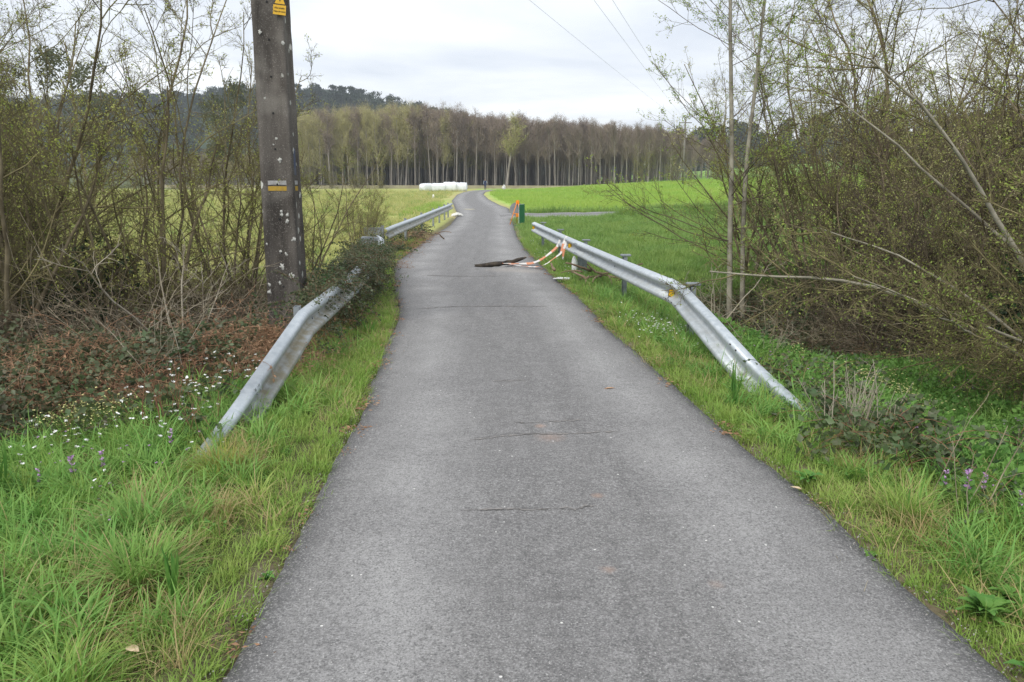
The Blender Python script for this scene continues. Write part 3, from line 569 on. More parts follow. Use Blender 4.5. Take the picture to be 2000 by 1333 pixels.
XY = [cand(1.2, 2.6, 8.6, 12, 70, g_, lambda x, y: np.exp(-(((x-1.95+(y-10.4)*.09)/.25)**2+((y-10.2)/.75)**2))*.8), cand(.3, 1.5, 15.5, 25, 8, g_, lambda x, y: (xin(x, y) > .2)*.6)]
lay('small_daisies', XY, c_daisy, 4, .8, 1.3, g_, 'tiny white daisies under the bend of the right rail', 'flowers', .15)
XY = [cand(-4.5, -2.8, 5.2, 6.8, 60, g_, lambda x, y: np.exp(-(((x+3.45)/.30)**2+((y-6.05)/.24)**2))), cand(2.8, 6, 7.0, 11, 34, g_, lambda x, y: np.exp(-(((x-4.1)/.8)**2+((y-8.9)/.8)**2))*.8)]
lay('cream_flowers', XY, c_cream, 3, .7, 1.1, g_, 'clusters of creamy yellow flowers on both banks', 'flowers', .15)
XY = [cand(2.6, 7, 4, 10.5, 12, g_, lambda x, y: .7*(xin(x, y) > .9)), cand(-3.6, -2.2, 4.2, 5.6, 14, g_, lambda x, y: .6*(xin(x, y) > .9))]
lay('purple_wildflowers', XY, c_purp, 3, .7, 1.1, g_, 'small purple wildflowers dotted through the weeds', 'flowers', .15)
# grit and litter at the road edge
def edge_pts(n_, y0, y1, s):
    y = g_.uniform(y0, y1, n_)**1; a, b2 = edges(y); side = g_.random(n_) < .5; x = np.where(side, a - g_.normal(.0, s, n_), b2 + g_.normal(.0, s, n_)); return np.stack([x, y, np.full(n_, .012)], 1)
P = edge_pts(3000, 1.8, 24, .045); lay('edge_grit', P, c_stone, 4, .003, .011, g_, 'loose pale grit along the crumbling asphalt edges', 'gravel', .3)
P = np.concatenate([edge_pts(90, 2, 26, .05), np.stack([g_.normal(-3.05, .2, 120), g_.uniform(19, 29, 120), np.full(120, .04)], 1)]); lay('leaf_litter', P, c_dead, 3, .4, 1.1, g_, 'brown leaf litter gathered along the road edges', 'leaves', .1)

# ------------------------------------------------------------------ trees
def branchy(rng_, stems, levels, up=.05, wander=.07, K0=12, sides0=6):
    """stems: list of (base, direction, length, radius); levels: (n, lo, hi, angle, length, K, wander, up, min radius)"""
    P = np.array([s[0] for s in stems], float); D = np.array([s[1] for s in stems], float); L = np.array([s[2] for s in stems]); r0 = np.array([s[3] for s in stems])
    p = grow(P, D, L, K0, wander, up, rng_); rd = taper(r0, K0, .22); trunk = tubes(p, rd, sides0); out_ = []; tips = p
    for (n_, lo, hi, ang, Lf, K, wn, up_, rmin, *rf) in levels:
        P, D, L, r_ = spawn(p, rd, n_, lo, hi, ang, .22, Lf, rng_, rf[0] if rf else .5); r_ = np.maximum(r_, rmin)
        p = grow(P, D, L, K, wn, up_, rng_); rd = taper(r_, K, .45); out_.append(tubes(p, rd, 4 if rmin > .006 else 3)); tips = p
    return trunk, out_, tips
def tipleaves(tips, n_, size, rng_, wid=.45, jit=.02):
    q = tips.reshape(-1, 3); k = rng_.integers(0, len(q), n_); P = q[k] + rng_.normal(0, jit, (n_, 3)); D = rng_.normal(size=(n_, 3)); D[:, 2] += .3
    return leaves(P, D, size, rng_, wid)
def tree_protos(trunk, crown, leaf, mt, mc, ml):
    a = mk('trunk', trunk[0], trunk[1], True); a.materials.append(mt)
    V_, F_ = join(crown); c_ = mk('crown', V_, F_, True); c_.materials.append(mc)
    lf = None
    if leaf is not None: lf = mk('leaf', leaf[0], leaf[1]); lf.materials.append(ml)
    return a, c_, lf
def plant_tree(name, pro, label, cat, loc, rz, s, group, lname='bud_foliage', tilt=(0, 0)):
    o_ = thing(name, label, cat, loc, rz, group, s); o_.rotation_euler = (tilt[0], tilt[1], rz)
    put('trunk', pro[0], parent=o_); c_ = put('crown', pro[1], parent=o_)
    if pro[2]: put(lname, pro[2], parent=c_)
    return o_
t_ = np.random.default_rng(21)
def ring_stems(n_, spread, lean, L, r0, rng_, bias=(0, 0)):
    out_ = []
    for k in range(n_):
        a = 6.283*(k+rng_.random())/n_; q = rng_.uniform(.2, 1)*spread; ln = lean*rng_.uniform(.3, 1.2)
        out_.append(((q*math.cos(a), q*math.sin(a), -.15), (ln*math.cos(a)+bias[0], ln*math.sin(a)+bias[1], 1), L*rng_.uniform(.65, 1.1), r0*rng_.uniform(.6, 1.2)))
    return out_
# left streamside shrubs: olive stems, bud-green haze
SHL = []
for k in range(3):
    tr, cw, tp = branchy(t_, ring_stems(9, .35, .32, 6.0, .042, t_), [(12, .10, 1, .72, .38, 8, .12, .04, .008), (10, .12, 1, .75, .46, 6, .18, .02, .0042), (8, .15, 1, .8, .52, 3, .22, .01, .0028)], .03, .095)
    SHL.append(tree_protos(tr, cw, tipleaves(tp, 6200, .040, t_), m_bark_olive, m_twig_olive, m_bud_green if k == 1 else m_bud))
# right streamside willows: arching, catkins
SHR = []
for k in range(3):
    st = ring_stems(9, .45, .55, 6.4, .042, t_, (-.12, 0))
    tr, cw, tp = branchy(t_, st, [(12, .10, 1, .75, .42, 8, .13, .02, .009), (10, .12, 1, .75, .48, 6, .2, .0, .0044), (8, .15, 1, .8, .52, 3, .22, .0, .0028)], .01, .115)
    SHR.append(tree_protos(tr, cw, tipleaves(tp, 9500, .040, t_), m_bark_brown, m_twig_olive if k == 1 else m_twig_brown, m_catkin if k == 2 else m_bud))
# fan of straight hazel rods
tr, cw, tp = branchy(t_, ring_stems(26, .4, .5, 5.4, .026, t_, (-.15, 0)), [(7, .3, 1, .5, .28, 6, .09, .04, .006), (7, .2, 1, .55, .4, 5, .1, .03, .0032)], .02, .045)
HAZ = tree_protos(tr, cw, tipleaves(tp, 6000, .04, t_), m_bark_olive, m_twig_olive, m_catkin)
# slim alder pair
tr, cw, tp = branchy(t_, [((-.16, 0, -.2), (-.085, 0, 1), 9.5, .058), ((.17, .05, -.2), (-.05, .02, 1), 9.0, .052)], [(34, .16, .98, 1.05, .31, 9, .08, .045, .006, .24), (9, .12, 1, .65, .40, 6, .14, .03, .0036), (5, .15, 1, .7, .46, 3, .18, .02, .0028)], .02, .022, 16)
ALD = tree_protos(tr, cw, tipleaves(tp, 14000, .044, t_), m_bark_grey, m_twig_brown, m_bud_green)
# big willow limbs sweeping in from the right
def sweep_stems():
    o_ = []
    for (z, dx, dy, dz_, L, r_) in ((.2, -.75, -.10, .95, 5.6, .075), (.3, -1.0, .25, .75, 5.4, .07), (.1, -.95, -.35, .75, 4.6, .05), (.3, -.3, -.2, 1.1, 6.0, .08), (.2, .1, .3, 1.1, 6.2, .08), (.0, -1, .1, .62, 4.4, .05), (.3, -.6, .5, 1.0, 5.6, .06), (.2, -.9, -.6, .9, 5.0, .055), (.2, -.8, -.15, .8, 4.4, .05)):
        o_.append(((t_.normal(0, .2), t_.normal(0, .2), z-.3), (dx, dy, dz_), L, r_*.62))
    return o_
tr, cw, tp = branchy(t_, sweep_stems(), [(18, .15, 1, .65, .38, 8, .12, .03, .009, .4), (12, .12, 1, .75, .46, 6, .18, .01, .0044), (6, .15, 1, .75, .48, 3, .2, .0, .0030)], -.012, .085, 14)
WIL = tree_protos(tr, cw, tipleaves(tp, 9000, .036, t_), m_bark_grey, m_twig_olive, m_bud_green)
# bleached dead bush
tr, cw, tp = branchy(t_, ring_stems(6, .12, .5, 1.5, .014, t_), [(6, .2, 1, .7, .4, 6, .16, .02, .004), (5, .2, 1, .7, .42, 4, .18, .0, .0026)], .02, .12, 8, 4)
DEADB = tree_protos(tr, cw, None, m_paletwig, m_paletwig, None)
def gz(x, y): return float(land(x, y))
LG, RG = 'leafless shrubs along the left stream bank', 'budding trees along the right stream bank'
for (p, x, y, s, rz, lab) in (
    (0, -6.3, 9.4, .86, .3, 'leafless olive-stemmed shrub nearest the left edge of the picture'),
    (1, -7.6, 11.6, 1.05, 1.9, 'tall budding shrub at far left behind the dark ivy'),
    (2, -5.2, 11.0, .95, 4.0, 'many-stemmed shrub just right of the dark ivy clump'),
    (0, -4.9, 13.6, .85, 2.2, 'budding shrub directly left of the concrete pole'),
    (2, -8.6, 14.0, 1.12, .9, 'budding shrub at back left edge of the thicket'),
    (1, -4.0, 15.2, .50, 3.1, 'slender low shrub rising just behind the concrete pole'),
    (0, -7.3, 10.2, .8, 5.6, 'dense shrub in the left thicket between the edge shrub and the ivy'), (2, -8.0, 12.9, .95, 3.9, 'dense olive shrub right behind the ivy clump'),
    (2, -10.2, 12.6, 1.1, 2.7, 'large olive shrub mostly cut by the left picture edge'),
    (2, -3.75, 19.5, .36, 5.3, 'small bare shrub beside the gap between the left rails'),
    (0, -4.1, 22.5, .34, 2.0, 'low brown bush behind the start of the far left rail')):
    plant_tree('streamside_shrub', SHL[p], lab, 'shrub', (x, y, gz(x, y)-.1), rz, s, LG)
plant_tree('alder_tree', ALD, 'slim twin-trunked alder with lichen-grey bark behind the right rail', 'tree', (4.35, 14.9, gz(4.35, 14.9)-.1), .4, 1.0, RG)
plant_tree('hazel_bush', HAZ, 'fan of straight olive rods right of the slim alder', 'shrub', (6.2, 15.2, gz(6.2, 15.2)-.1), .2, 1.0, RG, 'catkin_foliage')
plant_tree('willow_tree', WIL, 'big willow whose long limbs sweep in from the right edge', 'tree', (7.6, 9.6, gz(7.6, 9.6)-.05), .1, 1.0, RG)
for (p, x, y, s, rz, lab) in (
    (2, 6.4, 13.4, .62, 3.3, 'low catkin-covered willow in front of the fan of rods'), (0, 7.0, 12.2, .75, 1.3, 'budding willow just left of the sweeping limbs'), (2, 8.3, 7.6, .9, 2.2, 'catkin-covered willow nearest the camera at the right edge'),
    (1, 7.4, 15.3, 1.15, 2.6, 'tall willow behind the catkin-covered willow'), (0, 9.3, 9.7, 1.1, 4.9, 'dense willow right of the sweeping limbs, cut by the picture edge'),
    (0, 7.9, 13.2, 1.0, .2, 'dense budding willow behind the sweeping limbs'),
    (1, 9.6, 11.4, 1.1, 2.0, 'brown-twigged willow at the right picture edge'),
    (2, 7.2, 12.0, .72, .5, 'willow hung with pale catkins right of the fan of rods'),
    (1, 9.4, 15.6, 1.05, 4.4, 'brown-twigged willow standing behind the dense willow'),
    (0, 11.6, 14.6, 1.1, 1.2, 'budding willow in the far right corner of the thicket'),
    (1, 7.6, 18.2, 1.0, 3.0, 'bare brown tree behind the fan of olive rods'),
    (0, 10.6, 19.6, 1.1, 5.5, 'budding tree at the back of the right thicket'),
    (1, 5.3, 17.4, .66, 1.7, 'thin bare shrub between alder and pasture')):
    plant_tree('willow_tree', SHR[p], lab, 'tree', (x, y, gz(x, y)-.1), rz, s, RG, 'catkin_foliage' if p == 2 else 'bud_foliage')
plant_tree('dead_bush', DEADB, 'bleached dead bush behind the bend of the right rail', 'bush', (3.05, 11.6, gz(3.05, 11.6)-.05), 0, 1.0, 'dead bushes')
plant_tree('dead_bush', DEADB, 'low dead bush right of the descending end of the right rail', 'bush', (2.95, 8.9, gz(2.95, 8.9)-.05), 2, .55, 'dead bushes')
plant_tree('dead_bush', DEADB, 'grey leafless bush hanging over the dark left hollow', 'bush', (-4.1, 9.6, gz(-4.1, 9.6)-.05), 4, 1.5, 'dead bushes')
# ivy
def ivy(name, lobes, label, loc):
    V_ = []
    for (cx, cy, cz, rx_, rz_, n_) in lobes:
        d = nrm(t_.normal(size=(n_, 3))); r_ = t_.random(n_)**.35; P = d*r_[:, None]*[rx_, rx_, rz_]*(1+.2*np.sin(d[:, :1]*7+d[:, 2:]*9)) + [cx, cy, cz]; D = d + t_.normal(0, .6, (n_, 3)); D[:, 2] -= .4
        V_.append(leaves(P, D, .085, t_, .8, .08))
    V1, F1 = join(V_); o_ = thing(name, label, 'ivy', loc)
    put('leaf_mass', mk('leaf_mass', V1, F1), m_ivy, parent=o_, kind='stuff')
    k = 7; ps = grow(t_.normal(0, .25, (k, 3))*[1, 1, 0]+[0, 0, -.3], t_.normal(0, .25, (k, 3))+[0, 0, 1.], 2.2, 9, .1, .03, t_); V2, F2 = tubes(ps, taper(np.full(k, .03), 9), 5); put('stem', mk('stem', V2, F2, True), m_bark_brown, parent=o_)
ivy('ivy_clump', [(0, 0, .7, .6, .8, 1700), (.35, .2, 1.5, .42, .5, 900), (-.5, .1, .9, .5, .7, 900)], 'dark glossy ivy smothering stems in the left thicket', (-6.3, 11.2, gz(-6.3, 11.2)))
ivy('ivy_clump', [(0, 0, .9, .6, .9, 1600), (.5, .2, 1.6, .6, .6, 1000)], 'dark ivy mass at the right picture edge under the willow', (7.1, 10.4, gz(7.1, 10.4)))

# poplar plantation beyond the fields
def poplar(rng_, H, mt, mc, ml, full=.42, nb=26):
    tr, cw, tp = branchy(rng_, [((0, 0, -.3), (rng_.normal(0, .03), rng_.normal(0, .03), 1), H, H*.0135)], [(nb, full, .97, .55, .30, 5, .08, .07, .022, .35), (13, .12, 1, .6, .5, 4, .12, .05, .013)], .02, .012, 8, 5)
    q = tp.reshape(-1, 3); k = rng_.integers(0, len(q), 2600); D = rng_.normal(0, .6, (2600, 3)); D[:, 2] += .7; cw.append(leaves(q[k] + rng_.normal(0, .25, (2600, 3)), D, .7, rng_, .05, 0))
    return tree_protos(tr, cw, None if ml is None else tipleaves(tp, 500, .22, rng_, .6, .1), mt, mc, ml)
PB = [poplar(t_, 15, m_poplar_bark, m_poplar_twig, None, .34+.04*k, 26) for k in range(4)]
PG = [poplar(t_, 15, m_poplar_bark, m_poplar_green, None, .3, 28) for k in range(2)]
PYEL = poplar(t_, 15, m_poplar_bark, m_poplar_green, m_bud, .42, 30)
front = lambda x: np.interp(x, [-60, -38, -15, 0, 12, 24, 42], [166, 160, 157, 153, 147, 141, 142])
p_ = np.random.default_rng(5); npop = 0; nfront = 0
rows = []
for row in range(9):
    xs_ = np.arange(-42, 34, 1.95); xs_ = xs_ + p_.normal(0, .4, len(xs_))
    for x in xs_: rows.append((x + .25*row*(x/150), front(x) + 3.6*row + p_.normal(0, .7), row))
rows.sort(key=lambda q: q[2]); far_pts = []
for (x, y, row) in rows:
    H = np.interp(x, [-46, -28, -14, 0, 14, 26, 36], [13.2, 14.4, 14.0, 12.2, 10.5, 8.7, 7.2])*p_.uniform(.88, 1.09)*(1+.008*row)
    green = (x < -12 and p_.random() < np.interp(x, [-42, -24, -8], [.9, .75, .0]))
    if npop < 296:
        pro = PG[p_.integers(2)] if green else PB[p_.integers(4)]
        rowlab = 'poplar with pale trunk in the front row at the field edge of the plantation' if row == 0 else None
        o_ = thing('poplar_tree', rowlab or ('slender poplar with budding yellow-green crown in the plantation behind the fields' if green else 'slender leafless poplar with pale trunk in the plantation behind the fields'), 'tree', (x, y, gz(x, y)-.2), p_.uniform(0, 6.28), 'front row of the plantation' if row == 0 else 'poplars of the plantation, budding' if green else 'poplars of the plantation, bare', (H/15*p_.uniform(.8, 1.2),)*2 + (H/15,))
        put('trunk', pro[0], parent=o_); put('crown', pro[1], parent=o_); npop += 1; o_.rotation_euler = (p_.normal(0, .025), p_.normal(0, .03), p_.uniform(0, 6.28))
    else: far_pts.append((x, y, gz(x, y), H/15, 1 if green else 0))
o_ = thing('poplar_tree', 'broad poplar with yellow-green crown standing before the bare plantation', 'tree', (-1.0, 148, gz(-1, 148)-.2), .5, 'lone poplars', (1.35, 1.35, .88)); put('trunk', PYEL[0], parent=o_); c_ = put('crown', PYEL[1], parent=o_); put('bud_foliage', PYEL[2], parent=c_)
def faces_of(q):
    f_ = np.zeros(len(q.loops), np.int32); q.loops.foreach_get('vertex_index', f_); n_ = np.zeros(len(q.polygons), np.int32); q.polygons.foreach_get('loop_total', n_); s_ = np.zeros(len(n_), np.int32); q.polygons.foreach_get('loop_start', s_)
    return [f_[s_[n_ == k][:, None] + np.arange(k)[None, :]] for k in (3, 4) if (n_ == k).any()]
def merged(pro):
    parts = []; mi = []
    for j, q in enumerate(pro[:2]):
        v_ = np.zeros(len(q.vertices)*3, np.float32); q.vertices.foreach_get('co', v_); fs = faces_of(q); parts.append((v_.reshape(-1, 3), fs)); mi += [np.full(len(a), j) for a in fs]
    V_, F_ = join(parts); return mk('far_tree', V_, F_, True, mi=np.concatenate(mi))
c_pop = proto_coll('far_poplar', [(merged(PB[0]), [m_poplar_bark, m_poplar_twig]), (merged(PG[0]), [m_poplar_bark, m_poplar_green])])
for k in range(1150):
    x = p_.uniform(-80, 38); y = front(x) + (p_.uniform(32, 70) if k < 700 else p_.uniform(5, 32)); H = np.interp(x, [-80, -48, -43, -28, -14, 0, 14, 26, 40], [6, 7, 13.5, 15.2, 14.5, 12.3, 10.4, 8.8, 6.6])*p_.uniform(.88, 1.12)*(1+.15*(y-front(x)-32)/75)
    far_pts.append((x*1.12, y, gz(x, y), H/15, 1 if p_.random() < np.interp(x, [-80, -42, -24, -8, 0], [.2, .95, .9, .5, .05]) else 0))
fp = np.array(far_pts); scatter('poplar_wood', fp[:, :3], np.stack([0*fp[:, 0], 0*fp[:, 0], p_.uniform(0, 6.28, len(fp))], 1), fp[:, 3], fp[:, 4].astype(int), c_pop, 'brown-grey mass of poplars deep in the plantation', 'wood')
# evergreens on the hills and grey-green trees behind the left thicket
def puff(rng_, H, W, n_, size, m, taperf=1.0):
    tr, cw, tp = branchy(rng_, [((0, 0, -.5), (0, 0, 1), H, H*.014)], [(14, .3, .98, .9, .28, 4, .1, .06, .04)], 0, .03, 6, 4)
    P = []
    for k in range(16):
        z = H*rng_.uniform(.38, .98); rr_ = W*(1.05-(z/H)*taperf*.8)*rng_.uniform(.3, 1); a = rng_.random()*6.283; s_ = W*rng_.uniform(.25, .45)
        P.append(np.array([rr_*math.cos(a), rr_*math.sin(a), z]) + nrm(rng_.normal(size=(n_//16, 3)))*s_*rng_.random((n_//16, 1))**.4*[1, 1, .8])
    P = np.concatenate(P); lf = leaves(P, rng_.normal(size=P.shape), size, rng_, .7)
    return tree_protos(tr, cw, lf, m_bark_brown, m_twig_brown, m)
EV = [puff(t_, 14, 3.4, 640, .85, m_far_leaf, .9) for _ in range(3)]; EU = [puff(t_, 16, 3.6, 2600, .30, m_far_leaf2, .4) for _ in range(2)]
def merged3(pro):
    parts = []; mi = []
    for j, q in enumerate(pro):
        v_ = np.zeros(len(q.vertices)*3, np.float32); q.vertices.foreach_get('co', v_); f_ = np.zeros(len(q.loops), np.int32); q.loops.foreach_get('vertex_index', f_); f_ = f_.reshape(-1, 3 if j == 2 else 4); parts.append((v_.reshape(-1, 3), f_)); mi.append(np.full(len(f_), 1 if j == 2 else 0))
    V_, F_ = join(parts); return mk('far_tree', V_, F_, False, mi=np.concatenate(mi))
c_ev = proto_coll('hill_tree', [(merged3(q), [m_bark_brown, m_far_leaf]) for q in EV])
pts = []
for (X, Y, Z), n_ in ((HA, 2600), (HB, 800)):
    i_ = p_.integers(0, X.shape[0]-1, n_); j_ = np.minimum((p_.random(n_)**.7*13).astype(int), 12); f_ = p_.random((n_, 1)); h_ = p_.random((n_, 1))
    A = np.stack([X, Y, Z], -1); q = (A[i_, j_]*(1-f_)+A[i_+1, j_]*f_)*(1-h_) + (A[i_, j_+1]*(1-f_)+A[i_+1, j_+1]*f_)*h_
    pts.append(q)
q = np.concatenate(pts); n_ = len(q); scatter('hillside_forest', q - [0, 0, 5], np.stack([np.zeros(n_), np.zeros(n_), p_.uniform(0, 6.28, n_)], 1), p_.uniform(.65, 1.25, n_), p_.integers(0, 3, n_), c_ev, 'dark evergreen forest covering the hills', 'forest')
for i_, (x, y, s, lab) in enumerate(((-33, 62, .78, 'grey-green tree far behind the left thicket, leftmost of its row'), (-40, 78, .8, 'tall grey-green tree far behind the ivy clump'), (-30, 84, .8, 'rounded grey-green tree far behind the left shrubs'), (-52, 84, .85, 'dark leafy tree at the far left field edge'), (-37, 104, .8, 'small grey-green tree far left of the pole'), (-62, 98, 1.1, 'broad leafy tree at the far left corner of the meadow'))):
    plant_tree('field_edge_tree', EU[i_ % 2], lab, 'tree', (x, y, gz(x, y)-.3), i_*1.3, s, 'trees beyond the left meadow', 'foliage')
# bushes at the foot of the wood
for i_, (x, y, s, lab) in enumerate(((-33, 146, .70, 'brownish bush at the foot of the wood, leftmost'), (-28.5, 147, .85, 'larger bush at the foot of the wood behind the meadow'), (-24, 146, .70, 'greenish bush at the foot of the wood left of the bales'), (-38, 150, .95, 'tall bush at the left end of the wood'), (24.5, 122, .8, 'bare bush right of the plantation end'), (30, 118, .75, 'bare bush beside the distant wooden pole'), (37, 112, .9, 'rounded bare tree on the right field edge'), (46, 110, 1.0, 'bare tree on the rise seen through the alder'), (56, 105, 1.0, 'bare tree on the rise behind the willows'), (21, 130, .9, 'pale green tree at the right end of the plantation'))):
    pro = SHL[i_ % 3]; plant_tree('distant_bush', pro, lab, 'bush', (x, y, gz(x, y)-.2), i_*.9, s*1.15, 'bushes at the far field edges')

# ------------------------------------------------------------------ guard rails
PROF = [(.0, .156), (.012, .152), (.066, .128), (.080, .112), (.084, .092), (.078, .072), (.020, .034), (.004, .016), (.004, -.016), (.020, -.034), (.078, -.072), (.084, -.092), (.080, -.112), (.066, -.128), (.012, -.152), (.0, -.156)]
def beam(path, facing, name, parent, mat_):
    """path: (x, y, z of the beam centre, lean back in degrees)"""
    P = np.array(path, float); T = np.zeros((len(P), 3)); T[1:-1] = nrm(nrm(P[2:, :3]-P[1:-1, :3]) + nrm(P[1:-1, :3]-P[:-2, :3])); T[0] = nrm(P[1:2, :3]-P[0:1, :3])[0]; T[-1] = nrm(P[-1:, :3]-P[-2:-1, :3])[0]
    O = np.cross(T, np.array([0, 0, 1.])); O = nrm(O); O *= np.sign(O[:, :1]*facing); U = nrm(np.cross(O, T)); U *= np.sign(U[:, 2:])
    a = np.radians(P[:, 3])[:, None]; U2 = U*np.cos(a) - O*np.sin(a); O2 = O*np.cos(a) + U*np.sin(a)
    pr = np.array(PROF); inner = pr - np.array([.004, 0]); loop = np.concatenate([pr, inner[::-1]]); n_ = len(loop)
    V_ = P[:, None, :3] + O2[:, None]*loop[None, :, :1] + U2[:, None]*loop[None, :, 1:]
    i_ = np.arange(len(P)*n_).reshape(len(P), n_); A = i_[:-1]; B = i_[1:]
    F_ = np.stack([A, np.roll(A, -1, 1), np.roll(B, -1, 1), B], -1).reshape(-1, 4)
    ns = len(PROF); caps = []
    for r_ in (0, len(P)-1):
        for k in range(ns-1): caps.append([i_[r_, k], i_[r_, k+1], i_[r_, n_-2-k], i_[r_, n_-1-k]])
    gr = np.exp(-((loop[:, 1]+.02)/.06)**2) + .6*np.exp(-((loop[:, 1]+.1)/.06)**2)
    me_ = mk(name, V_.reshape(-1, 3), [F_, np.array(caps)], False, attrs={'grime': ('FLOAT', np.repeat(gr[None, :], len(P), 0))})
    put(name, me_, mat_, parent=parent)
    return P[:, :3], T, O2, U2
def cpost(name, parent, x, y, z0, z1, w_, d_, rz, mat_, lean=(0, 0)):
    """C-section post"""
    bm = bmesh.new(); th = .006
    prof = [(-d_/2, -w_/2), (d_/2, -w_/2), (d_/2, -w_/2+.03), (d_/2-th, -w_/2+.03), (d_/2-th, -w_/2+th), (-d_/2+th, -w_/2+th), (-d_/2+th, w_/2-th), (d_/2-th, w_/2-th), (d_/2-th, w_/2-.03), (d_/2, w_/2-.03), (d_/2, w_/2), (-d_/2, w_/2)]
    vs = [bm.verts.new((a, b2, 0)) for a, b2 in prof]; f_ = bm.faces.new(vs); r_ = bmesh.ops.extrude_face_region(bm, geom=[f_])
    for v_ in [q for q in r_['geom'] if isinstance(q, bmesh.types.BMVert)]: v_.co.z = z1-z0
    bmesh.ops.recalc_face_normals(bm, faces=bm.faces[:])
    o_ = put(name, bmm(name, bm), mat_, parent=parent, loc=(x, y, z0)); o_.rotation_euler = (lean[0], lean[1], rz); return o_
def at_path(frame, y):
    P, T, O, U = frame; k = np.argsort(P[:, 1]); f_ = lambda A: np.array([np.interp(y, P[k, 1], A[k, j]) for j in range(3)]); return f_(P), f_(O), f_(U), f_(T)
def plate_on(frame, y, v, u, shape, th, name, mat_, parent):
    """small flat piece on the beam: shape in (along, up) metres"""
    p, O, U, T = at_path(frame, y); O, U, T = [Vector(q).normalized() for q in (O, U, T)]
    bm = bmesh.new(); c_ = Vector(p) + O*u + U*v; vs = [bm.verts.new(c_ + T*a + U*b2) for a, b2 in shape]; f_ = bm.faces.new(vs)
    r_ = bmesh.ops.extrude_face_region(bm, geom=[f_])
    for q in [q for q in r_['geom'] if isinstance(q, bmesh.types.BMVert)]: q.co += O*th
    bmesh.ops.recalc_face_normals(bm, faces=bm.faces[:]); return put(name, bmm(name, bm), mat_, parent=parent)
oval = [(.018*math.cos(a*.7854), .008*math.sin(a*.7854)) for a in range(8)]
disc8 = [(.014*math.cos(a*.7854), .014*math.sin(a*.7854)) for a in range(8)]
gr = thing('guard_rail', 'bright galvanised guard rail right of the lane, bent down into the grass', 'guard rail', (0, 0, 0), 0, 'guard rails beside the lane')
fr = beam([(1.372, 16.25, .56, 3), (1.70, 13.1, .56, 4), (2.07, 9.95, .56, 5)], -1, 'beam', gr, m_galv)
fr2 = beam([(.66, 23.4, .56, 3), (1.24, 17.53, .56, 3), (1.404, 15.9, .56, 3)], -1, 'beam', gr, m_galv)
for f_, y in ((fr, 16.2), (fr, 15.98), (fr, 16.09)):
    for v in (.075, .11, -.075, -.11): plate_on(f_, y, v, .083, disc8, .01, 'bolt', m_galv_post, gr)
fn = beam([(2.055, 10.12, .567, 5), (2.085, 9.78, .555, 6), (2.105, 9.55, .53, 14), (2.21, 8.6, .33, 26), (2.32, 7.55, .11, 32)], -1, 'beam', gr, m_galv)
ft = beam([(2.31, 7.65, .12, 34), (2.38, 7.1, .02, 38), (2.46, 6.55, -.07, 42), (2.52, 6.15, -.15, 45)], -1, 'terminal_beam', gr, m_galv)
for y, top in ((9.72, .70), (13.0, .74), (16.3, .73), (19.6, .73), (22.7, .73)):
    p, O, U, T = at_path(fr2 if y > 16.2 else fr if y > 9.9 else fn, y); x_ = p[0] + .16; po = cpost('post', gr, x_, y, gz(x_, y)-.3, top-.03, .11, .06, math.atan2(O[1], O[0]), m_galv_post)
    put('post_cap', boxm('post_cap', .17, .13, .03, .006), m_galv_post, parent=gr, loc=(x_+.01, y, top))
    put('spacer_block', boxm('spacer_block', .10, .08, .22, .008), m_galv_post, parent=gr, loc=(p[0]+.072, y, p[2]))
for y in (9.9, 17.0, 23.2):
    f_ = fr2 if y > 16.2 else fr if y > 9.95 else fn
    p, O, U, T = [Vector(q) for q in at_path(f_, y)]; O.normalize(); U.normalize(); T.normalize()
    for nm, mt, a0, th, back in (('reflector_rim', m_black, 1.0, .006, 0), ('reflector', m_reflector, .86, .004, -.007)):
        bm = bmesh.new(); sh = [(.004, .062), (.086, .040), (.086, -.046), (.004, -.068)]
        vs = [bm.verts.new(p + O*(.045+(a-.045)*a0) + U*(b2*a0) + Vector((0, back, 0))) for a, b2 in sh]; f3 = bm.faces.new(vs); r3 = bmesh.ops.extrude_face_region(bm, geom=[f3])
        for q in [q for q in r3['geom'] if isinstance(q, bmesh.types.BMVert)]: q.co.y -= th
        bmesh.ops.recalc_face_normals(bm, faces=bm.faces[:]); put(nm, bmm(nm, bm), mt, parent=gr)
for y in (9.86, 9.70, 9.52, 9.98, 10.06):
    for v in (.092, -.092): plate_on(fn, y, v, .083, oval, .004, 'slot', m_dark, gr)
for y in (7.8, 7.95): plate_on(fn, y, .092, .083, oval, .004, 'slot', m_dark, gr)
for y in (13.0, 16.3, 19.6, 22.7):
    fq = fr if y < 16 else fr2
    plate_on(fq, y, .0, .004, disc8, .012, 'bolt', m_galv_post, gr)
    for dy in (-.05, .05): plate_on(fq, y+dy, .092, .083, oval, .004, 'slot', m_dark, gr)
gl = thing('guard_rail', 'grimy guard rail at left, overgrown with brambles, its near end buried', 'guard rail', (0, 0, 0), 0, 'guard rails beside the lane')
fl = beam([(-2.205, 6.3, .11, 17), (-2.14, 7.78, .49, 15), (-2.15, 7.95, .51, 14), (-2.27, 11.0, .52, 11)], 1, 'beam', gl, m_galv_old)
fl2 = beam([(-2.257, 10.8, .522, 11), (-2.52, 14.4, .53, 10), (-2.80, 16.9, .54, 10), (-2.88, 17.25, .57, 10), (-2.98, 17.45, .60, 12)], 1, 'beam', gl, m_galv_old)
ft2 = beam([(-2.27, 5.3, -.16, 20), (-2.212, 6.0, .030, 18), (-2.183, 6.5, .162, 17)], 1, 'terminal_beam', gl, m_galv_old)
for f_, y in ((fl, 6.38), (fl, 6.46), (fl2, 10.86), (fl2, 10.95)):
    for v in (.075, .11, -.075, -.11): plate_on(f_, y, v, .082, disc8, .012, 'bolt', m_galv_post, gl)
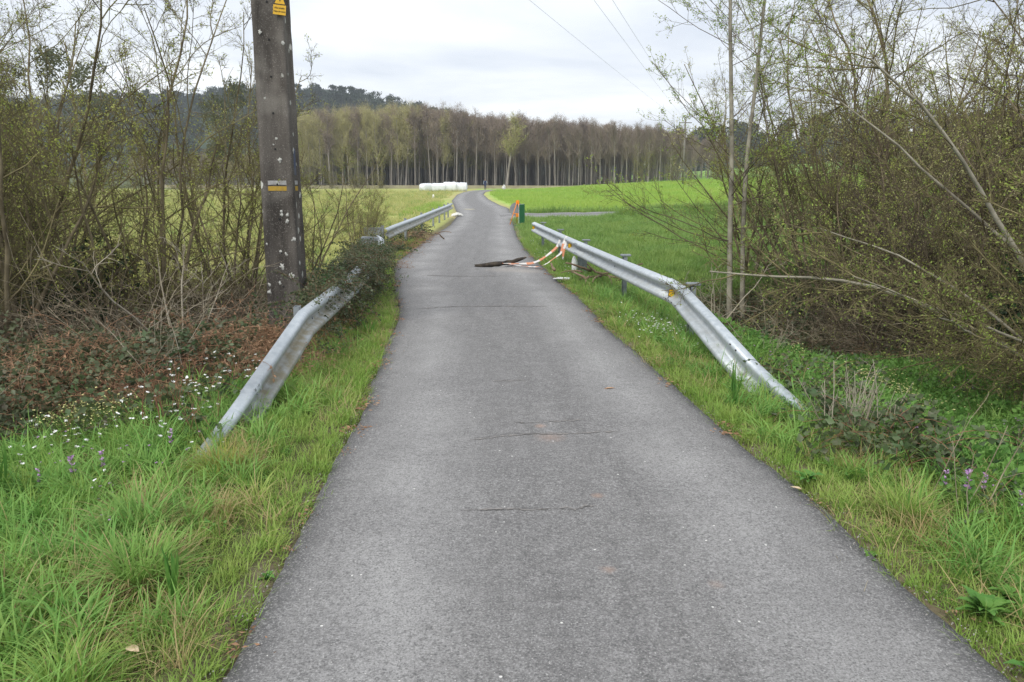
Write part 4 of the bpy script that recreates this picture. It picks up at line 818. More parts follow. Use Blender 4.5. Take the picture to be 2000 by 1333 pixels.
for y in (8.35, 11.4, 14.4, 17.0):
    fl_ = fl if y < 11 else fl2; p, O, U, T = at_path(fl_, y); x_ = p[0]-.15; cpost('post', gl, x_, y, gz(x_, y)-.3, p[2]+.13, .11, .06, math.atan2(O[1], O[0]), m_galv_post)
    put('spacer_block', boxm('spacer_block', .09, .08, .2, .008), m_galv_post, parent=gl, loc=(p[0]-.07, y, p[2]))
    plate_on(fl_, y, .0, .004, disc8, .012, 'bolt', m_galv_post, gl)
put('end_post', boxm('end_post', .42, .16, .95, .02), m_galv_post, parent=gl, loc=(-3.2, 17.7, .22), rot=(0, .06, .1))
g2 = thing('guard_rail', 'far guard rail left of the lane near the bales, standing on grey posts', 'guard rail', (0, 0, 0), 0, 'guard rails beside the lane')
f2 = beam([(-3.36, 20.9, .52, 8), (-3.30, 22, .55, 5), (-3.20, 27, .56, 4), (-3.15, 33, .56, 4), (-3.10, 38, .56, 4), (-3.12, 41, .56, 4)], 1, 'beam', g2, m_galv_old)
for y in (21.2, 25, 29, 33, 35.5, 38, 40.3):
    p, O, U, T = at_path(f2, y); cpost('post', g2, p[0]-.13, y, -.35, .74, .12, .07, 0, m_galv_post); plate_on(f2, y, .0, .004, disc8, .02, 'bolt', m_galv_post, g2)
put('end_plate', boxm('end_plate', .46, .08, .52, .01), m_galv_post, parent=g2, loc=(-3.66, 20.8, .45), rot=(0, 0, .2))

# ------------------------------------------------------------------ concrete pole with warning plate
po = thing('utility_pole', 'weathered grey concrete utility pole with white lichen spots left of the lane', 'utility pole', (-2.87, 9.95, gz(-2.87, 9.95)-.3), R(-2))
W0, D0, rc, rd_ = .43, .36, .075, .022
prof = []
for q in range(4):
    a = q*math.pi/2; w_, d_ = (W0, D0) if q % 2 == 0 else (D0, W0); fl_ = .075 if q % 2 == 0 else .085
    seg = [(-w_/2+.012, -d_/2), (-w_/2+fl_, -d_/2), (-w_/2+fl_+.022, -d_/2+rd_), (w_/2-fl_-.022, -d_/2+rd_), (w_/2-fl_, -d_/2), (w_/2-.012, -d_/2)]
    for (sx_, sy_) in seg: prof.append((sx_*math.cos(a)-sy_*math.sin(a), sx_*math.sin(a)+sy_*math.cos(a)))
prof = np.array(prof); zs = np.arange(0, 9.01, .15); tp_ = 1-.032*zs; V_ = np.concatenate([np.concatenate([prof*t__, np.full((len(prof), 1), z)], 1) for z, t__ in zip(zs, tp_)])
V_[:, :2] += g_.normal(0, .0022, (len(V_), 2)); n_ = len(prof); i_ = np.arange(len(V_)).reshape(-1, n_); F_ = np.stack([i_[:-1], np.roll(i_[:-1], -1, 1), np.roll(i_[1:], -1, 1), i_[1:]], -1).reshape(-1, 4)
put('shaft', mk('shaft', V_, [F_, i_[-1][None, :]]), m_conc, parent=po)
def pole_face(z): return -(D0/2)*(1-.032*z) + rd_*(1-.032*z)
for k, z in enumerate(np.arange(.55, 6.6, .42)):
    bm = bmesh.new(); bmesh.ops.create_cone(bm, cap_ends=True, segments=12, radius1=.014, radius2=.012, depth=.012, matrix=Matrix.Translation((.0, pole_face(z)-.001, z)) @ Matrix.Rotation(R(90), 4, 'X')); put('bolt_hole', bmm('bolt_hole', bm), m_dark, parent=po)
for nm, z, h_, mt in (('painted_band', 2.18, .055, m_ochre), ('painted_band', 2.25, .05, m_whitepaint)):
    s_ = 1-.032*z
    put(nm, boxm(nm, .27*s_, .004, h_, 0, (0, pole_face(z)-.003, z)), mt, parent=po)
    put(nm, boxm(nm, .004, .18*s_, h_, 0, (W0/2*s_-rd_*s_+.003, 0, z)), mt, parent=po)
put('paint_mark', boxm('paint_mark', .004, .11, .32, 0, (W0/2*.93-rd_+.004, -.01, 2.5)), m_bluepaint, parent=po)
sg = put('warning_plate', boxm('warning_plate', .22, .006, .13, 0, (0, 0, 0)), m_signyellow, parent=po)
zt_ = 4.17
sg.scale = (.66, 1, .85); zt_ = 4.23; sg.location = (W0/2*(1-.032*zt_)-.025, -D0/2*(1-.032*zt_)-.03, zt_); sg.rotation_euler = (0, R(6), R(9))
LICH = [(0, -.1, 3.68, .019), (0, .17, 3.56, .019), (1, -.075, 2.88, .022), (1, -.074, 2.33, .028), (0, .02, 2.46, .013), (0, .05, 2.21, .022), (1, .06, 2.16, .019), (1, .08, 1.78, .028), (0, .03, 1.59, .016), (0, .03, 1.55, .016), (0, .11, 1.55, .019), (0, .1, 1.47, .019), (0, .17, 1.25, .025), (0, -.01, 1.09, .019), (0, .06, 1.07, .019), (0, 0, .91, .03), (0, -.17, .68, .016), (0, -.17, .59, .022), (1, .06, .79, .035), (0, -.17, 1.19, .013), (1, .02, 2.52, .016), (1, .05, 3.5, .016), (0, -.02, 2.39, .009), (0, -.09, 2.93, .013), (1, -.1, 3.21, .012), (0, .12, .8, .03), (1, .0, 1.35, .03), (0, -.04, .7, .02), (1, -.1, .95, .025)]
for fc, q, zw, r_ in LICH:
    z = zw - po.location.z; s_ = 1-.032*z; a_ = np.arange(14)*6.283/14; rr_ = r_*(1+.28*g_.normal(size=14)); dep = rd_*s_ if abs(q) < (.10 if fc == 0 else .07) else 0
    A = np.stack([rr_*np.cos(a_), 0*a_, rr_*1.25*np.sin(a_)], 1); B = A*.8 - np.array([0, .004, 0])
    if fc == 0: off = np.array([q, -D0/2*s_+dep-.001, z])
    else: A = np.stack([-A[:, 1], A[:, 0], A[:, 2]], 1); B = np.stack([-B[:, 1], B[:, 0], B[:, 2]], 1); off = np.array([W0/2*s_-dep+.001, q, z])
    k = np.arange(14); put('lichen_patch', mk('lichen_patch', np.concatenate([A+off, B+off]), [np.stack([k, (k+1) % 14, (k+1) % 14+14, k+14], 1), (k+14)[None, :]]), m_lichen, parent=po)
def flat(name, pts2, th, mat_, parent, y=-.004):
    bm = bmesh.new(); vs = [bm.verts.new((a, y, b2)) for a, b2 in pts2]; f_ = bm.faces.new(vs); r_ = bmesh.ops.extrude_face_region(bm, geom=[f_])
    for q in [q for q in r_['geom'] if isinstance(q, bmesh.types.BMVert)]: q.co.y -= th
    bmesh.ops.recalc_face_normals(bm, faces=bm.faces[:]); return put(name, bmm(name, bm), mat_, parent=parent)
flat('triangle', [(-.11, .063), (.11, .063), (.0, .27)], .004, m_black, sg, 0); flat('triangle_face', [(-.090, .076), (.090, .076), (.0, .245)], .003, m_signyellow, sg, -.004)
flat('lightning_bolt', [(.008, .235), (-.022, .17), (-.002, .172), (-.010, .125), (-.020, .135), (.004, .104), (.014, .138), (.004, .128), (.016, .186), (-.004, .184), (.018, .235)], .002, m_black, sg, -.0075)
def lettering(txt, size, x, z, parent, mat_, name='lettering'):
    cu = bpy.data.curves.new('t', 'FONT'); cu.body = txt; cu.size = size; cu.align_x = 'CENTER'; cu.extrude = .0008; to = bpy.data.objects.new('t', cu); COL.objects.link(to)
    dg = bpy.context.evaluated_depsgraph_get(); me_ = bpy.data.meshes.new_from_object(to.evaluated_get(dg)); bpy.data.objects.remove(to)
    me_.transform(Matrix.Translation((x, -.0052, z)) @ Matrix.Rotation(R(90), 4, 'X')); me_.materials.clear(); put(name, me_, mat_, parent=parent)
lettering('Alta tensión', .036, 0, .012, sg, m_black); lettering('Peligro de muerte', .028, 0, -.030, sg, m_black)

# ------------------------------------------------------------------ things on and by the lane
def sticks(name, label, cat, n_, loc, L, r0, mat_, seed, spread=.3, flatz=.25):
    rg = np.random.default_rng(seed); o_ = thing(name, label, cat, loc)
    for k in range(n_):
        a = rg.random()*6.283; ps = grow([[rg.normal(0, spread), rg.normal(0, spread), .03+.05*k/n_*4]], [[math.cos(a), math.sin(a), rg.normal(0, flatz)]], L*rg.uniform(.4, 1), 7, .12, -.02, rg)
        V_, F_ = tubes(ps, taper(np.array([r0*rg.uniform(.5, 1.2)]), 7, .5), 6); i6 = np.arange(6); put('stick', mk('stick', V_, [F_, i6[None, ::-1], (len(V_)-6+i6)[None, :]], True), mat_, parent=o_)
    return o_
sticks('driftwood_pile', 'heap of broken driftwood branches beneath the right rail', 'driftwood', 16, (1.75, 15.1, .02), .9, .03, m_drift, 3)
sticks('driftwood_pile', 'brown brushwood heap below the far left rail', 'driftwood', 18, (-3.15, 25.5, .02), .9, .022, m_drift, 9, .45, .05)
# charred branch in the pothole
rg = np.random.default_rng(2); ps = grow([[-.85, 17.82, .035]], [[1, .10, .0]], 1.25, 12, .07, 0, rg); V_, F_ = tubes(ps, np.array([[.02, .03, .05, .06, .055, .06, .05, .055, .045, .05, .035, .02]]), 8)
put('charred_branch', mk('charred_branch', V_ + rg.normal(0, .006, V_.shape), F_, True), m_log, None, 'charred branch lying in the pothole across the lane', 'branch')
m_tape, t, n, l, b, o = nodes_of('hazard_tape'); a = n.new('ShaderNodeAttribute'); a.attribute_name = 'along'
l.new(mixc(t, mth(t, 'GREATER_THAN', mth(t, 'MODULO', a.outputs['Fac'], .36), .18), (.72, .69, .66), (.68, .28, .15)), b.inputs['Base Color']); b.inputs['Roughness'].default_value = .45
def tape(label, ctrl, w_, seed):
    rg = np.random.default_rng(seed); C = np.array(ctrl, float); s = np.r_[0, np.cumsum(np.linalg.norm(np.diff(C, axis=0), axis=1))]; q = np.arange(0, s[-1], .03)
    P = np.stack([np.interp(q, s, C[:, j]) for j in range(3)], 1)
    for _ in range(6): P[1:-1] = (P[:-2] + 2*P[1:-1] + P[2:])/4
    T = nrm(np.gradient(P, axis=0)); tw = np.cumsum(rg.normal(0, .10, len(q))) + .5; A = nrm(np.cross(T, [0, 0, 1.])); B = np.cross(A, T); S = A*np.cos(tw)[:, None] + B*np.sin(tw)[:, None]
    ww = w_*(.55+.45*np.abs(np.sin(q*4+seed)))[:, None]/2; V_ = np.concatenate([P-S*ww, P+S*ww]); m_ = len(q); k = np.arange(m_-1)
    me_ = mk('barrier_tape', V_, np.stack([k, k+1, k+1+m_, k+m_], 1), True, attrs={'along': ('FLOAT', np.tile(q, 2))})
    o_ = put('barrier_tape', me_, m_tape, None, label, 'tape', 'strands of barrier tape'); sm = o_.modifiers.new('thickness', 'SOLIDIFY'); sm.thickness = .002
tape('orange and white tape strand farther along the rail, reaching the pothole', [(1.12, 18.35, .58), (1.05, 18.35, .40), (.86, 18.3, .25), (.66, 18.2, .12), (.45, 18.05, .06), (.2, 18.0, .06), (-.05, 17.98, .07), (-.25, 17.95, .09)], .08, 1)
tape('orange and white tape strand nearer the camera, looping onto the asphalt', [(1.22, 17.5, .72), (1.14, 17.45, .55), (1.10, 17.4, .36), (.95, 17.4, .26), (.78, 17.45, .12), (.60, 17.5, .045), (.38, 17.6, .04), (.12, 17.75, .05), (-.1, 17.85, .08)], .08, 4)
tape('short tape end hanging from the right rail', [(1.22, 17.42, .62), (1.16, 17.38, .5), (1.13, 17.36, .34), (1.12, 17.36, .2)], .07, 7)
def crumple(name, label, cat, loc, sx_, sy_, sz_, mat_, seed):
    rg = np.random.default_rng(seed); bm = bmesh.new(); bmesh.ops.create_icosphere(bm, subdivisions=3, radius=1)
    ph = rg.random((6, 3))*6; 
    for v_ in bm.verts:
        d = sum(math.sin(v_.co.x*ph[k, 0]+v_.co.y*ph[k, 1]+v_.co.z*ph[k, 2]) for k in range(6))*.08; v_.co *= 1+d; v_.co = Vector((v_.co.x*sx_, v_.co.y*sy_, max(v_.co.z, -.6)*sz_))
    return put(name, bmm(name, bm), mat_, None, label, cat, None, None, loc)
st_ = thing('stub_post', 'short grey steel post stump under the right rail', 'post', (1.46, 16.7, -.2)); cpost('shaft', st_, 0, 0, 0, .56, .17, .12, R(180), m_galv_post)
bg_ = crumple('plastic_bag', 'torn white plastic bag hung on the grey post stump', 'plastic bag', (1.33, 16.6, .17), .07, .06, .19, m_white, 3)
crumple('plastic_litter', 'flat white plastic scrap at the lane edge near the driftwood', 'litter', (.98, 15.45, .04), .17, .10, .025, m_white, 5)
crumple('white_stone', 'white stone at the far tip of the far left rail', 'stone', (-2.85, 41.6, .05), .32, .3, .16, m_lime, 6)
crumple('white_marker', 'small white marker in the meadow left of the lane', 'marker', (-7.5, 76, .12), .12, .12, .28, m_lime, 8)
crumple('white_marker', 'small white marker by the bend near the plantation', 'marker', (-1.35, 134, .3), .3, .3, .5, m_lime, 9)
# fallen leaves and a twig on the asphalt
def fallen(label, x, y, L, mat_, rz, w_=.4, z=.02):
    P = np.array([(0, 0, 0), (.3*L, w_*L*.5, .10*L), (.65*L, w_*L*.42, .12*L), (L, 0, .05*L), (.65*L, -w_*L*.42, .1*L), (.3*L, -w_*L*.5, .12*L), (.5*L, 0, .02*L)]); F_ = np.array([(0, 1, 6), (1, 2, 6), (2, 3, 6), (3, 4, 6), (4, 5, 6), (5, 0, 6)])
    o_ = put('fallen_leaf', mk('fallen_leaf', P, F_), mat_, None, label, 'leaf', 'fallen leaves', None, (x, y, z), (0, 0, rz)); o_.modifiers.new('thickness', 'SOLIDIFY').thickness = .0015
fallen('small reddish-brown leaf on the asphalt below the right rail', .88, 7.25, .11, m_leafbrown, .1, .2)
fallen('curled pinkish leaf at the right asphalt edge', 1.88, 4.78, .075, m_leafpale, 2.6)
fallen('pale tan leaf in the grass at bottom left', -1.62, 2.96, .085, m_leafpale, 5.8, .5, .07)
ps = grow([[1.72, 3.50, .022]], [[.5, .9, .0]], .12, 6, .1, 0, rg); V_, F_ = tubes(ps, taper(np.array([.0026]), 6), 5); put('fallen_twig', mk('fallen_twig', V_, F_, True), m_paletwig, None, 'small bleached twig lying on the asphalt at bottom right', 'twig')
# roadworks signs
s1 = thing('round_sign', 'round grey sign back on an orange folding frame beside the junction', 'road sign', (.20, 34.6, .02), R(4))
bm = bmesh.new(); bmesh.ops.create_cone(bm, cap_ends=True, segments=40, radius1=.30, radius2=.30, depth=.012, matrix=Matrix.Translation((0, 0, .62)) @ Matrix.Rotation(R(84), 4, 'X')); put('disc', bmm('disc', bm), m_signback, parent=s1)
def rod(name, parent, a, b2, r_, mat_):
    V_, F_ = tubes(np.array([[a, b2]], float), np.full((1, 2), r_), 8); i8 = np.arange(8); put(name, mk(name, V_, [F_, i8[None, ::-1], i8[None, :]+8], True), mat_, parent=parent)
rod('leg', s1, (-.32, -.45, 0), (.03, -.06, .98), .016, m_orange); rod('leg', s1, (.20, -.45, 0), (.05, -.06, .98), .016, m_orange); rod('leg', s1, (.04, .40, 0), (.04, .0, .98), .016, m_orange)
put('hinge_plate', boxm('hinge_plate', .15, .05, .16, .02, (.04, -.05, .93)), m_orange, parent=s1); put('foot_clamp', boxm('foot_clamp', .14, .05, .16, .02, (.02, -.25, .38)), m_orange, parent=s1); rod('crossbar', s1, (-.15, -.26, .45), (.13, -.26, .45), .012, m_orange)
s2 = thing('green_sign', 'green board sign on a small stand, seen nearly edge-on', 'road sign', (.42, 33.6, .0), R(58))
put('board', boxm('board', .42, .03, .78, .008, (0, 0, .50)), m_green, parent=s2); put('rim', boxm('rim', .44, .015, .80, .004, (0, .022, .50)), m_white, parent=s2)
for x in (-.16, .16): rod('foot', s2, (x, -.3, .01), (x, .3, .01), .018, m_green); rod('leg', s2, (x, 0, .0), (x, 0, .15), .018, m_green)
# bales
def bale(L, r_, seed):
    rg = np.random.default_rng(seed); ph = rg.random((5, 3))*6; V_ = []; nu, nv = 22, 18
    for i_ in range(nv):
        t__ = i_/(nv-1)*2-1; rr_ = (1-abs(t__)**9)**.22 if abs(t__) < 1 else 0
        for j in range(nu):
            a = j*6.283/nu; sq = (abs(math.cos(a))**3.2+abs(math.sin(a))**3.2)**(-1/3.2); d = 1+.02*sum(math.sin(ph[k, 0]*3*t__+ph[k, 1]*math.cos(a)+ph[k, 2]*math.sin(a)) for k in range(5)); V_.append((t__*L/2, math.cos(a)*r_*rr_*sq*d, r_+math.sin(a)*r_*rr_*sq*d*.98))
    i_ = np.arange(nu*nv).reshape(nv, nu); F_ = np.stack([i_[:-1], np.roll(i_[:-1], -1, 1), np.roll(i_[1:], -1, 1), i_[1:]], -1).reshape(-1, 4); return mk('silage_bale', np.array(V_), F_, True)
for k, (x, y, L, r_, rz, lab) in enumerate(((-11.9, 119.5, 2.2, .60, .9, 'white wrapped silage bale at the left end of the row, turned aside'), (-10.2, 120.2, 2.2, .62, .12, 'white wrapped silage bale second from the left'), (-8.6, 120.6, 2.1, .70, .05, 'tallest white wrapped silage bale, third in the row'), (-7.05, 121, 2.0, .66, .02, 'white wrapped silage bale at the right end, nearest the lane'))):
    put('silage_bale', bale(L, r_, 30+k), m_wrap, None, lab, 'bale', 'row of silage bales', None, (x-.45, y-4, gz(x-.45, y)-.03), (0, 0, rz))
# distant wooden pole and wires
dp = thing('wooden_pole', 'thin distant wooden power pole on the field edge right of the plantation', 'utility pole', (22.2, 104, gz(22.2, 104)-.3)); rod('shaft', dp, (0, 0, 0), (0, 0, 8.6), .11, m_wood); rod('crossarm', dp, (-.8, 0, 8.1), (.8, 0, 8.1), .06, m_wood)
for k, (x, lab) in enumerate(((-.7, 'leftmost of the thin overhead wires in the sky'), (0, 'middle thin overhead wire in the sky'), (.7, 'rightmost of the thin overhead wires in the sky'))):
    a = np.array([22.2+x, 104, gz(22.2, 104)+8.1]); b2 = a + (np.array([(.92, 3.12, 3.76)[k], 30, 8.23]) - a)*1.6; q = np.linspace(0, 1, 60)[:, None]; P = a*(1-q)+b2*q; P[:, 2] -= .25*4*(q*(1-q))[:, 0]
    V_, F_ = tubes(P[None], np.full((1, 60), .0065), 4); put('overhead_wire', mk('overhead_wire', V_, F_, True), m_wire, None, lab, 'wire', 'overhead wires')
# houses glimpsed through the wood
def house(label, loc, w_, d_, h_, rz):
    o_ = thing('house', label, 'house', loc, rz, 'houses behind the plantation'); put('wall', boxm('wall', w_, d_, h_, 0, (0, 0, h_/2)), m_wall, parent=o_)
    bm = bmesh.new(); vs = [bm.verts.new(q) for q in ((-w_*.55, -d_*.55, h_), (w_*.55, -d_*.55, h_), (w_*.55, d_*.55, h_), (-w_*.55, d_*.55, h_), (-w_*.55, 0, h_+d_*.28), (w_*.55, 0, h_+d_*.28))]
    for f_ in ((0, 1, 5, 4), (2, 3, 4, 5), (0, 4, 3), (1, 2, 5), (0, 3, 2, 1)): bm.faces.new([vs[q] for q in f_])
    bmesh.ops.recalc_face_normals(bm, faces=bm.faces[:]); put('roof', bmm('roof', bm), m_roof, parent=o_)
    for x in (-.28, .0, .28):
        wi = put('window', boxm('window', 1.1, .06, 1.3, 0, (x*w_, -d_/2-.02, h_*.58)), m_white, parent=o_); put('pane', boxm('pane', .9, .04, 1.1, 0, (x*w_, -d_/2-.045, h_*.58)), m_glass, parent=wi)
    put('door', boxm('door', 1.0, .06, 2.1, 0, (w_*.14, -d_/2-.02, 1.05)), m_wood, parent=o_)
house('white house partly hidden behind the right part of the plantation', (33, 262, 7.5), 9, 8, 6, .2); house('white house with red roof at the right end of the plantation', (44, 268, 6.0), 11, 8, 5.5, -.1)

# ------------------------------------------------------------------ jogger
def person(loc, rz):
    bm = bmesh.new(); sk = bm.verts.layers.skin.verify(); J = {}
    def vx(k, co, r_): v_ = bm.verts.new(co); v_[sk].radius = r_; J[k] = v_
    for k, co, r_ in (('hip', (0, 0, .96), (.155, .11)), ('waist', (0, .0, 1.12), (.145, .10)), ('chest', (0, -.02, 1.32), (.175, .12)), ('neckb', (0, -.02, 1.46), (.075, .07)), ('neck', (0, -.03, 1.53), (.055, .055)), ('head', (0, -.04, 1.64), (.078, .092)), ('crown', (0, -.035, 1.73), (.062, .075)),
        ('lsh', (.19, -.02, 1.41), (.065, .065)), ('lel', (.27, .06, 1.16), (.045, .045)), ('lwr', (.22, -.14, 1.07), (.034, .034)), ('lha', (.20, -.22, 1.09), (.038, .03)),
        ('rsh', (-.19, -.02, 1.41), (.065, .065)), ('rel', (-.27, .10, 1.17), (.045, .045)), ('rwr', (-.24, -.03, .98), (.034, .034)), ('rha', (-.23, -.10, .95), (.038, .03)),
        ('lth', (.09, 0, .90), (.10, .10)), ('lkn', (.09, -.12, .52), (.062, .065)), ('lan', (.09, .06, .11), (.042, .045)), ('lto', (.09, -.10, .04), (.045, .03)),
        ('rth', (-.09, 0, .90), (.10, .10)), ('rkn', (-.08, .03, .50), (.062, .065)), ('ran', (-.08, .10, .10), (.042, .045)), ('rto', (-.08, -.07, .04), (.045, .03))): vx(k, co, r_)
    for a, b2 in (('hip', 'waist'), ('waist', 'chest'), ('chest', 'neckb'), ('neckb', 'neck'), ('neck', 'head'), ('head', 'crown'), ('chest', 'lsh'), ('lsh', 'lel'), ('lel', 'lwr'), ('lwr', 'lha'), ('chest', 'rsh'), ('rsh', 'rel'), ('rel', 'rwr'), ('rwr', 'rha'), ('hip', 'lth'), ('lth', 'lkn'), ('lkn', 'lan'), ('lan', 'lto'), ('hip', 'rth'), ('rth', 'rkn'), ('rkn', 'ran'), ('ran', 'rto')): bm.edges.new((J[a], J[b2]))
    J['hip'][sk].use_root = True
    me_ = bmm('b', bm); o_ = bpy.data.objects.new('b', me_); COL.objects.link(o_); o_.modifiers.new('s', 'SKIN'); o_.modifiers.new('d', 'SUBSURF').levels = 2
    dg = bpy.context.evaluated_depsgraph_get(); body = bpy.data.meshes.new_from_object(o_.evaluated_get(dg)); bpy.data.objects.remove(o_)
    body.materials.clear()
    for m in (m_skin, m_navy, m_paleblue, m_shoe): body.materials.append(m)
    for p in body.polygons:
        c_ = p.center; p.use_smooth = True
        if c_.z > 1.49: p.material_index = 0
        elif c_.z < .09: p.material_index = 3
        elif abs(c_.x) > .16 and c_.z > .9: p.material_index = 0 if (abs(c_.x) > .16 and c_.y < -.10) else 2
        elif abs(c_.x) > .155 and c_.z < .9: p.material_index = 2
        else: p.material_index = 1
    r_ = thing('person', 'person in navy sportswear with pale sleeves jogging up the lane', 'person', loc, rz); put('body', body, parent=r_)
    bm = bmesh.new(); bmesh.ops.create_uvsphere(bm, u_segments=16, v_segments=10, radius=1)
    for v_ in bm.verts: v_.co = Vector((v_.co.x*.088, v_.co.y*.105-.02, 1.70+v_.co.z*.085))
    bmesh.ops.delete(bm, geom=[v_ for v_ in bm.verts if v_.co.z < 1.68 and v_.co.y < -.03], context='VERTS'); put('hair', bmm('hair', bm, True), m_hair, parent=r_)
    for x in (-.03, .03):
        bm = bmesh.new(); bmesh.ops.create_icosphere(bm, subdivisions=1, radius=.011, matrix=Matrix.Translation((x, -.125, 1.655))); put('eye', bmm('eye', bm), m_black, parent=r_)
    bm = bmesh.new(); bmesh.ops.create_cone(bm, cap_ends=True, segments=8, radius1=.018, radius2=.006, depth=.05, matrix=Matrix.Translation((0, -.135, 1.625)) @ Matrix.Rotation(R(60), 4, 'X')); put('nose', bmm('nose', bm), m_skin, parent=r_)
person((-4.25, 127, .02), 0)

# ------------------------------------------------------------------ single plants that stand out
def leafstrip(L, w_, up, droop, rng_, wav=.28, K=11, prof_=None):
    """broad tapered leaf: strip of 2 quads across"""
    q = np.linspace(0, 1, K); ang = up - droop*q; x = np.r_[0, np.cumsum(np.cos(ang[:-1])*L/(K-1))]; z = np.r_[0, np.cumsum(np.sin(ang[:-1])*L/(K-1))]
    ww = w_*np.sin(np.pi*np.clip(q*.92+.06, 0, 1))**.8*(1+wav*np.sin(q*19+rng_.random()*6))/2; fold = .25
    V_ = np.stack([np.stack([x, s_*ww, z + abs(s_)*ww*fold*(1+.5*math.sin(7*s_))], 1) for s_ in (-1, 0, 1)], 1).reshape(-1, 3); i_ = np.arange(K*3).reshape(K, 3)
    return mk('leaf', V_, np.stack([i_[:-1, :-1], i_[1:, :-1], i_[1:, 1:], i_[:-1, 1:]], -1).reshape(-1, 4), True)
rp = np.random.default_rng(44)
DL = [leafstrip(L, w_, u_, d_, rp) for L, w_, u_, d_ in ((.13, .045, .9, 1.5), (.10, .042, 1.1, 1.2), (.14, .040, .6, 1.1), (.09, .036, 1.2, 1.0))]
for me_ in DL: me_.materials.append(m_dock)
BLD = [leafstrip(L, w_, u_, d_, rp, 0) for L, w_, u_, d_ in ((.30, .022, 1.45, .5), (.24, .020, 1.3, .7), (.34, .020, 1.5, .3))]
for me_ in BLD: me_.materials.append(m_dock)
def rosette(label, x, y, s, n_, src, group, name='dock_plant', cat='plant', up=0):
    o_ = thing(name, label, cat, (x, y, gz(x, y)+up), rp.uniform(0, 6), group, s)
    for k in range(n_): put('leaf', src[rp.integers(len(src))], parent=o_, loc=(0, 0, .01+.02*rp.random()), rot=(0, -rp.uniform(0, .5), k*2.4+rp.normal(0, .2)), scale=rp.uniform(.65, 1.2))
DG = 'broad-leaved weeds by the asphalt'
rosette('broad-leaved dark green dock plant at the bottom right road edge', 2.17, 3.28, 1.0, 40, DL, DG); rosette('dock plant just behind the bottom right road edge clump', 2.36, 3.42, .9, 16, DL, DG)
rosette('flat rosette of long leaves spreading onto the right asphalt edge', 1.93, 3.92, .8, 9, DL, DG); rosette('dark ragged-leaved weed beside the curled leaf at right', 1.98, 4.95, .85, 16, DL, DG); rosette('yellowish rosette cut by the bottom right corner', 2.14, 2.86, .9, 10, DL, DG)
rosette('pale broad-leaved weed beside the buried end of the right rail', 1.98, 6.75, 1.0, 14, BLD, DG); rosette('dark leafy weed under the bend of the right rail', 1.78, 9.3, 1.1, 16, DL, DG); rosette('low grey-green weed at the left asphalt edge', -1.27, 3.72, .55, 12, DL, DG)
rosette('upright strap-leaved green plant in the near left verge', -1.62, 3.42, .8, 16, BLD, DG, 'strap_leaf_plant'); rosette('strap-leaved clump at the left picture edge', -3.3, 4.75, 1.3, 18, BLD, DG, 'strap_leaf_plant')
def tussock(label, x, y, n_, h0, h1, mats, s=1.0, wd=.006):
    o_ = thing('grass_tussock', label, 'grass', (x, y, gz(x, y)), 0, 'grass tussocks in the verges', s)
    V_, F_ = blades(n_, rp, .10, h0, h1, wd, (.05, 1.2), (.5, 1.8), 6); put('blade_mass', mk('blade_mass', V_, F_), mats[0], parent=o_, kind='stuff'); V_, F_ = blades(n_//2, rp, .13, h0*.8, h1, wd, (.4, 1.3), (.5, 1.4), 6); put('dead_blade_mass', mk('dead_blade_mass', V_, F_), mats[1], parent=o_, kind='stuff')
m_tuss = LEAF('yellowed_tussock', (.34, .36, .07), (.42, .40, .11), None, 6)
tussock('yellow-green grass tussock at the buried end of the left rail', -2.02, 5.15, 520, .14, .34, (m_tuss, m_straw), 1.0, .004); tussock('big sprawling grass tussock with dry blades in the near left verge', -1.86, 3.62, 420, .2, .42, (m_grass_lush, m_straw), 1.0, .009); tussock('dark green grass tussock left of the sprawling one', -2.15, 4.2, 320, .2, .42, (m_grass_lush, m_straw), 1.0, .010)
tussock('tall grass tussock by the right rail bend daisies', 1.62, 11.3, 300, .18, .36, (m_grass, m_straw), 1.2); tussock('grass tussock at the right verge opposite the cracks', 2.35, 4.4, 300, .16, .36, (m_grass, m_straw), 1.0); tussock('dry grass tussock near the bottom left corner', -1.75, 2.75, 260, .15, .36, (m_grass, m_straw))
# purple dead-nettles near the right edge and at far left
def nettle_mesh():
    k = 4; ps = grow(np.zeros((1, 3)), [[.05, 0, 1]], .22, 6, .06, 0, rp); st = mk('stem', *tubes(ps, taper(np.array([.003]), 6), 5)); st.materials.append(m_stem)
    q = ps[0]; P = []; D = []
    for j in range(1, 5):
        for a in np.arange(4)*1.571+j*.78: P.append(q[j]); D.append((math.cos(a), math.sin(a), .1))
    lf = mk('leaf', *leaves(np.array(P), np.array(D), .045, rp, .8, .1)); lf.materials.append(m_weed); P = []; D = []
    for j, zz in ((3, 0), (4, 0), (5, 0)):
        for a in rp.random(9)*6.283: P.append(q[j]+[0, 0, rp.uniform(-.012, .018)]); D.append((math.cos(a), math.sin(a), rp.uniform(.2, 1)))
    fl_ = mk('flower', *leaves(np.array(P), np.array(D), .024, rp, .6, .2)); fl_.materials.append(m_purple); return st, lf, fl_
NM = [nettle_mesh() for _ in range(2)]
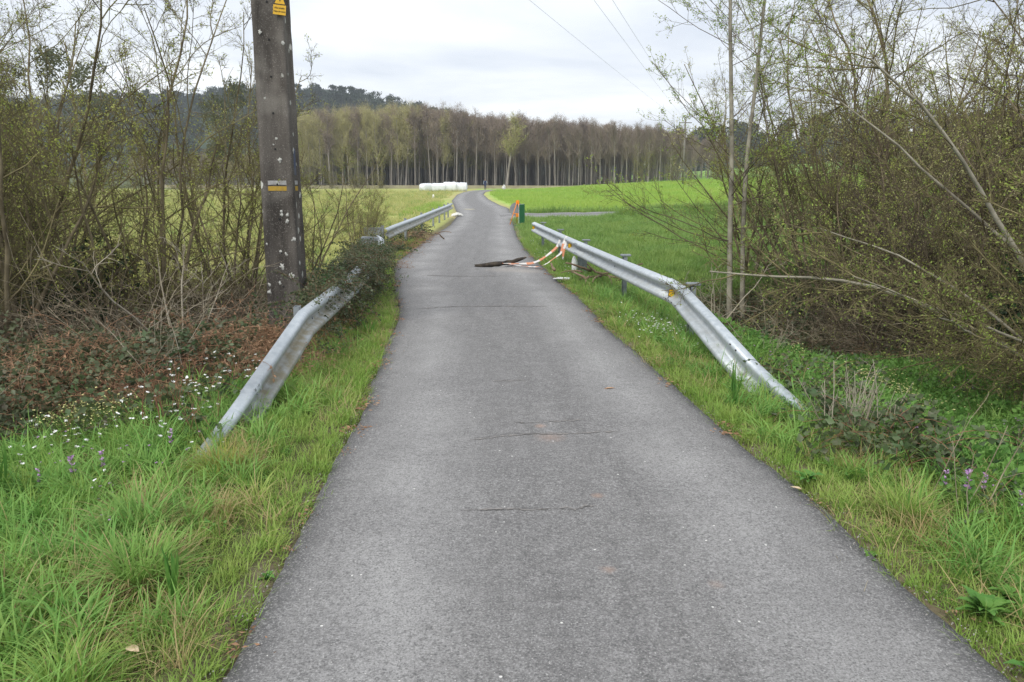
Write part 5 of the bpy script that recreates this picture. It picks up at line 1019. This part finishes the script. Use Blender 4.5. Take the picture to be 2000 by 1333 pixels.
for k, (x, y, lab) in enumerate(((2.70, 4.62, 'purple-flowered dead-nettle leftmost of the three at the right edge'), (2.90, 4.55, 'purple-flowered dead-nettle in the middle of the three at the right edge'), (3.02, 4.35, 'purple-flowered dead-nettle closest to the right picture edge'), (2.78, 4.48, 'shorter purple dead-nettle below the leftmost one at the right edge'), (-3.05, 4.78, 'purple dead-nettle at the left picture edge'), (-2.85, 4.82, 'purple dead-nettle second from the left picture edge'), (-2.72, 4.9, 'purple dead-nettle third from the left picture edge'), (-2.45, 5.35, 'purple dead-nettle among the white flowers'))):
    o_ = thing('dead_nettle', lab, 'flower', (x, y, gz(x, y)), k*1.1, 'purple dead-nettles', rp.uniform(.8, 1.1)); a, b2, c_ = NM[k % 2]; s_ = put('stem', a, parent=o_); put('leaf', b2, parent=o_); put('flower', c_, parent=o_)
# bleached dead stalks by the end of the right rail, red-brown stalks by the left one
def stalks(label, x, y, n_, h, mat_, lean, seed):
    rg = np.random.default_rng(seed); o_ = thing('dead_stalk_clump', label, 'dead stalks', (x, y, gz(x, y)), 0, 'clumps of dead stalks')
    for k in range(n_):
        D = rg.normal(0, lean, 3); D[2] = 1; ps = grow([[rg.normal(0, .12), rg.normal(0, .12), -.05]], [D], h*rg.uniform(.5, 1.1), 7, .07, -.01, rg); r0 = taper(np.array([rg.uniform(.0025, .0055)]), 7, .5); parts = [tubes(ps, r0, 4)]
        P, D2, L, r_ = spawn(ps, r0, 3, .4, 1, .6, .3, .3, rg); parts.append(tubes(grow(P, D2, L, 4, .12, 0, rg), np.full((3, 4), .0014), 3)); V_, F_ = join(parts); put('stalk', mk('stalk', V_, F_), mat_, parent=o_)
stalks('clump of bleached dead stalks behind the buried end of the right rail', 2.62, 5.8, 42, .62, m_paletwig, .26, 1); stalks('red-brown dead stalks beside the left rail end', -2.75, 6.0, 12, .6, m_rust_stem, .1, 2)
stalks('thin dry stalks among the white flowers at left', -2.45, 5.9, 12, .5, m_rust_stem, .14, 3); stalks('tall thin dry stalks at the right picture edge', 2.62, 4.5, 5, .7, m_deadtwig, .2, 4); stalks('pale dry stems leaning over the far left bramble bank', -4.6, 6.4, 14, .95, m_paletwig, .6, 6)
stalks('dry stems leaning over the middle of the left bramble bank', -3.3, 7.3, 14, .8, m_paletwig, .6, 7)

# ------------------------------------------------------------------ damp air between the lane and the hills
m_haze, t, n, l, b, o = nodes_of('haze'); n.remove(b); pv = n.new('ShaderNodeVolumePrincipled'); pv.inputs['Color'].default_value = (.86, .92, 1, 1); pv.inputs['Density'].default_value = .00045; pv.inputs['Anisotropy'].default_value = .2
l.new(pv.outputs[0], o.inputs['Volume'])
put('haze', boxm('haze', 2100, 900, 100, 0, (0, 410, 40)), m_haze, None, 'thin haze over the valley', 'haze', None, 'stuff')
